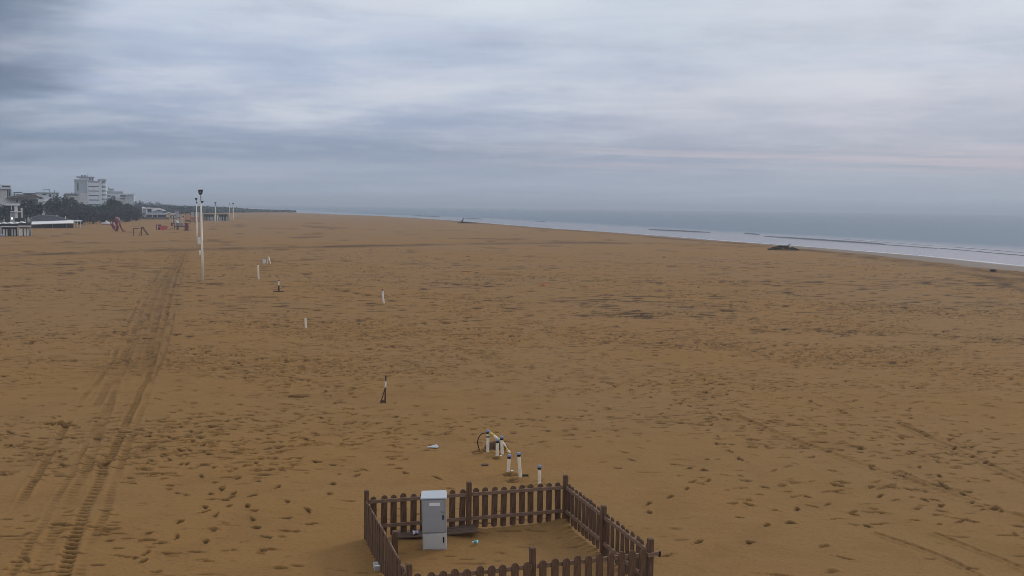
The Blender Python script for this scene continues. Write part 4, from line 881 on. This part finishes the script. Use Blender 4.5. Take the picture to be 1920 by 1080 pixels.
# frame shelters and pale screens, far middle
for k_, (a, c_, lab) in enumerate(((356.5, 364.8, 'left of the floodlight poles'), (365.2, 374.5, 'directly behind the floodlight poles'))):
    b = Bld('tall dark post frame with grey panels '+lab, (a+c_)/2, 310, 'shelter', 'frame_shelter', 'post frames behind the playground')
    b.each('post', M_cabroof, [(a-.4, a+.4, 395.5, GB), (c_-.4, c_+.4, 395.5, GB)], 0, .25); b.part('top_beam', M_cabroof, [(a-.6, c_+.6, 395, 396.2)], -.05, .3); b.part('panel', M_wallg, [(a+1, c_-1, 397, 404)], .05, .2); b.part('lower_panel', M_pink, [(a+1, c_-1, 406.5, 413.5)], .05, .2); b.part('rail', M_dred, [(a, c_, 414, 415.2)], .0, .2)
for k_, (px, tp) in enumerate(((323, 405), (328, 405.5), (335, 404), (342.5, 402))):
    b = Bld('white changing screen with dark top, '+['leftmost', 'second', 'third', 'rightmost'][k_]+' of the four beside the orange hut', px, 285, 'screen', 'changing_screen', 'white changing screens')
    b.part('screen', M_wall2, [(px-1.6, px+1.1, tp, tp+3.2), (px-.8, px+1.1, tp+4.4, 419)], 0, .3); b.part('dark_band', M_shade, [(px-2, px+1.6, tp+3.25, tp+4.35)], -.1, .4); b.part('post', M_cabroof, [(px+1.4, px+2.2, tp+1, 420)], .1, .4)
b = Bld('dark roofed beach bar beyond the changing screens', 331, 400, 'kiosk', 'beach_bar'); b.part('roof', M_roofg, [(326, 337, 393.6, 395.6)], 0, 4); b.part('wall', M_wallg, [(328, 336, 395.8, GB)], .6, 3.6); b.part('terrace_roof', M_wmet, [(318, 330, 400.2, 401.6)], -1, 3); b.part('counter', M_roofg, [(318, 330, 404, GB)], 0, 2)
for k_, (a, c_, whites, lab) in enumerate(((381, 401.6, [(383.6, 386), (388.4, 390.8), (392.5, 399.5)], 'left of the distant pole'), (409.2, 426.8, [(410.5, 415.5), (418, 420.2), (423, 425.8)], 'right of the distant pole'))):
    b = Bld('long low row of beach huts under a dark flat roof '+lab, (a+c_)/2, 362, 'beach huts', 'hut_row', 'hut rows with dark roofs')
    b.part('roof', mat('dark_green_roof', (.05, .06, .05), .8, .2, 1), [(a, c_, 401.6, 403)], -.5, 3.2); b.part('back_wall', mat('olive_wall', (.15, .17, .14), .85, .15, 1), [(a+1, c_-1, 403.2, GB)], 1.6, 3)
    b.each('door', M_wall, [(p_, q_, 406.2, GB) for p_, q_ in whites], .9, 1.5); b.each('post', M_cabroof, [(q_, q_+.6, 403.2, GB) for q_ in np.linspace(a, c_-.7, 6)], -.3, -.05)
b = Bld('small green and white kiosk between the two hut rows', 405.5, 355, 'kiosk', 'beach_kiosk'); b.part('body', M_wall, [(401.8, 403.6, 405.5, GB), (406.4, 408.2, 405.5, GB)], 0, 1.5); b.part('roof', M_green, [(402.6, 409, 400.4, 402.4)], -.3, 2); b.part('front', M_green, [(403.8, 406.2, 403, GB)], .1, 1.6)
for k_, px in enumerate((428.8, 430.6, 433.2)):
    b = Bld('thin dark post past the right hut row, '+['left', 'middle', 'right'][k_]+' of three', px, 366, 'post', 'wooden_post', 'posts past the hut row'); mb = MB(); mb.tube([(0, 0, -.1), (0, 0, b.Zp(402.5+k_*.6))], [.11, .09], 8); mb.build('shaft', M_cabroof if k_ < 2 else M_wallg, b.o); MB().tube([(0, 0, b.Zp(402.5+k_*.6)), (0, 0, b.Zp(402.1+k_*.6))], [.12, .05], 8).build('tip', M_wallg, b.o)
b = Bld('little far building on the coast past the far poles', 447, 900, 'building'); b.part('wall', M_wallg, [(445.5, 449, 393, 400)], 0, 8); b.part('roof', M_roofg, [(445, 449.5, 391.4, 392.9)], -.5, 8.5)
b = Bld('long pale far building low on the coast behind the hut rows', 424, 800, 'building'); b.part('wall', M_wallg, [(419, 430, 392, 400)], 0, 10); b.part('roof', M_wall, [(418.5, 430.5, 391, 391.9)], -.5, 10.5)
# ------------------------------------------------------------------ haze
HZ = MB().box(-48000, 48000, -420, 42000, -6, 30).build('haze', mat('x', (1, 1, 1))); HZ['kind'] = 'stuff'; HZ['label'] = 'thin sea haze over the whole beach'
hmz = bpy.data.materials.new('haze_air'); hmz.use_nodes = True; nt = hmz.node_tree; nt.nodes.remove(nt.nodes['Principled BSDF'])
pv = nt.nodes.new('ShaderNodeVolumePrincipled'); pv.inputs['Color'].default_value = (.80, .88, .98, 1); pv.inputs['Density'].default_value = .00054; pv.inputs['Anisotropy'].default_value = .2
nt.links.new(pv.outputs[0], nt.nodes['Material Output'].inputs['Volume']); HZ.data.materials.clear(); HZ.data.materials.append(hmz)
# ------------------------------------------------------------------ sky and light
SUN_EL, SUN_AZ = R(34), R(48)
sd = bpy.data.lights.new('sun', 'SUN'); so = bpy.data.objects.new('sun', sd); COL.objects.link(so)
sd.energy = .9; sd.angle = R(14); sd.color = (1, .95, .88)
dirv = Vector((math.sin(SUN_AZ)*math.cos(SUN_EL), math.cos(SUN_AZ)*math.cos(SUN_EL), math.sin(SUN_EL)))
so.rotation_euler = dirv.to_track_quat('Z', 'Y').to_euler(); so.location = (0, 0, 60)
w = bpy.data.worlds.new('World'); sc.world = w; w.use_nodes = True; g = NG(w.node_tree); bg = g.N['Background']
sky = g.N.new('ShaderNodeTexSky'); sky.sky_type = 'NISHITA'; sky.sun_disc = False; sky.sun_elevation = SUN_EL; sky.sun_rotation = SUN_AZ; sky.air_density = 1.5; sky.dust_density = 3
tc = g.N.new('ShaderNodeTexCoord').outputs['Generated']; se = g.N.new('ShaderNodeSeparateXYZ'); g.L.new(tc, se.inputs[0]); dx, dy, dz = se.outputs
el = g.m('MAXIMUM', dz, 0.0); den = g.m('ADD', el, .085)
cxx = g.m('DIVIDE', dx, den); cyy = g.m('DIVIDE', dy, den)
base = g.ramp(el, [(0.0, lin((163, 178, 199))), (.028, lin((158, 172, 194))), (.058, lin((141, 158, 184))), (.085, lin((162, 177, 205))), (.13, lin((178, 192, 218))), (.19, lin((196, 208, 228))), (.32, lin((205, 212, 226))), (1.0, lin((212, 214, 220)))])
P = g.comb(cxx, g.m('MULTIPLY', cyy, 1.0), 0.0)
nL = g.noise(g.comb(g.m('MULTIPLY', cxx, .62), g.m('MULTIPLY', cyy, .95), 3.1), 1.0, 6, .56)
nM = g.noise(g.comb(g.m('MULTIPLY', cxx, 1.2), g.m('MULTIPLY', cyy, 1.5), 7.7), 1.0, 6, .55)
az = g.m('DIVIDE', dx, g.m('MAXIMUM', dy, .2))
right = g.rng(az, -.25, .35)
c = g.mix(g.m('MULTIPLY', right, g.rng(el, .03, .12, .12, .42)), base, lin((212, 217, 226)))
c = g.mix(g.m('MULTIPLY', g.rng(nL, .46, .68), g.rng(el, .03, .1, .15, .75)), c, lin((214, 220, 232)))
c = g.mix(g.m('MULTIPLY', g.rng(nL, .50, .30), g.rng(el, .02, .08, .08, .42)), c, lin((146, 160, 188)))
c = g.mix(g.m('MULTIPLY', g.rng(nM, .5, .72), g.rng(el, .04, .11, .08, .36)), c, lin((206, 210, 224)))
c = g.mix(g.m('MULTIPLY', g.rng(nM, .5, .28), g.rng(el, .04, .11, .08, .22)), c, lin((140, 154, 180)))
nF = g.noise(g.comb(g.m('MULTIPLY', cxx, 2.6), g.m('MULTIPLY', cyy, 2.4), 2.2), 1.0, 7, .62)
c = g.mix(g.m('MULTIPLY', g.rng(nF, .48, .68), g.rng(el, .03, .1, .06, .24)), c, lin((222, 227, 236)))
c = g.mix(g.m('MULTIPLY', g.rng(nF, .5, .32), g.rng(el, .03, .1, .05, .20)), c, lin((150, 163, 190)))
# rosy streaks low on the right
st1 = g.noise(g.comb(g.m('MULTIPLY', az, 3.0), g.m('MULTIPLY', g.m('ADD', el, g.m('MULTIPLY', az, .018)), 150.0), 1.3), 1.0, 5, .6)
bandm = g.m('MULTIPLY', g.rng(g.m('ABSOLUTE', g.m('SUBTRACT', g.m('ADD', el, g.m('MULTIPLY', az, .012)), .054)), .022, .004), g.rng(az, -.12, .10))
c = g.mix(g.m('MULTIPLY', g.m('MULTIPLY', bandm, g.rng(st1, .40, .66)), .65), c, lin((200, 192, 205)))
mau = g.m('MULTIPLY', g.rng(az, -.05, .2), g.m('MULTIPLY', g.rng(el, .05, .08), g.rng(el, .16, .10)))
c = g.mix(g.m('MULTIPLY', mau, .28), c, lin((186, 182, 200)))
st2 = g.noise(g.comb(g.m('MULTIPLY', az, 2.2), g.m('MULTIPLY', el, 60.0), 5.0), 1.0, 6, .6)
c = g.mix(g.m('MULTIPLY', g.rng(st2, .5, .75), .20), c, lin((205, 208, 220))); c = g.mix(g.m('MULTIPLY', g.rng(st2, .5, .25), .16), c, lin((128, 144, 172)))
def spot(ax_, el_, rx, rz_, amt, colr, c):
    u = g.m('DIVIDE', g.m('SUBTRACT', az, ax_), rx); v = g.m('DIVIDE', g.m('SUBTRACT', el, el_), rz_)
    r2 = g.m('ADD', g.m('ADD', g.m('MULTIPLY', u, u), g.m('MULTIPLY', v, v)), g.m('MULTIPLY', g.m('SUBTRACT', nM, .5), 1.4))
    return g.mix(g.m('MULTIPLY', g.rng(r2, 1.2, 0.0), amt), c, lin(colr))
c = spot(-.02, .208, .13, .028, .7, (222, 229, 238), c); c = spot(.30, .12, .12, .022, .5, (216, 220, 230), c); c = spot(-.44, .148, .06, .010, .55, (190, 200, 220), c)
c = spot(.28, .19, .30, .05, .25, (214, 219, 228), c); c = spot(-.64, .19, .24, .18, .95, (98, 114, 140), c); c = spot(-.50, .07, .2, .04, .35, (120, 140, 168), c)
c = spot(.55, .09, .15, .03, .35, (150, 165, 195), c)
skyc = g.N.new('ShaderNodeVectorMath'); skyc.operation = 'SCALE'; g.L.new(sky.outputs[0], skyc.inputs[0]); skyc.inputs['Scale'].default_value = .1
c = g.mix(.08, c, skyc.outputs[0])
g.L.new(c, bg.inputs['Color']); bg.inputs['Strength'].default_value = 1.0
sc.view_settings.view_transform = 'Standard'; sc.view_settings.look = 'None'; sc.view_settings.exposure = 0; sc.view_settings.gamma = 1
try: sc.cycles.volume_bounces = 0; sc.cycles.max_bounces = 5; sc.cycles.filter_width = .85; sc.cycles.pixel_filter_type = 'BLACKMAN_HARRIS'
except Exception: pass
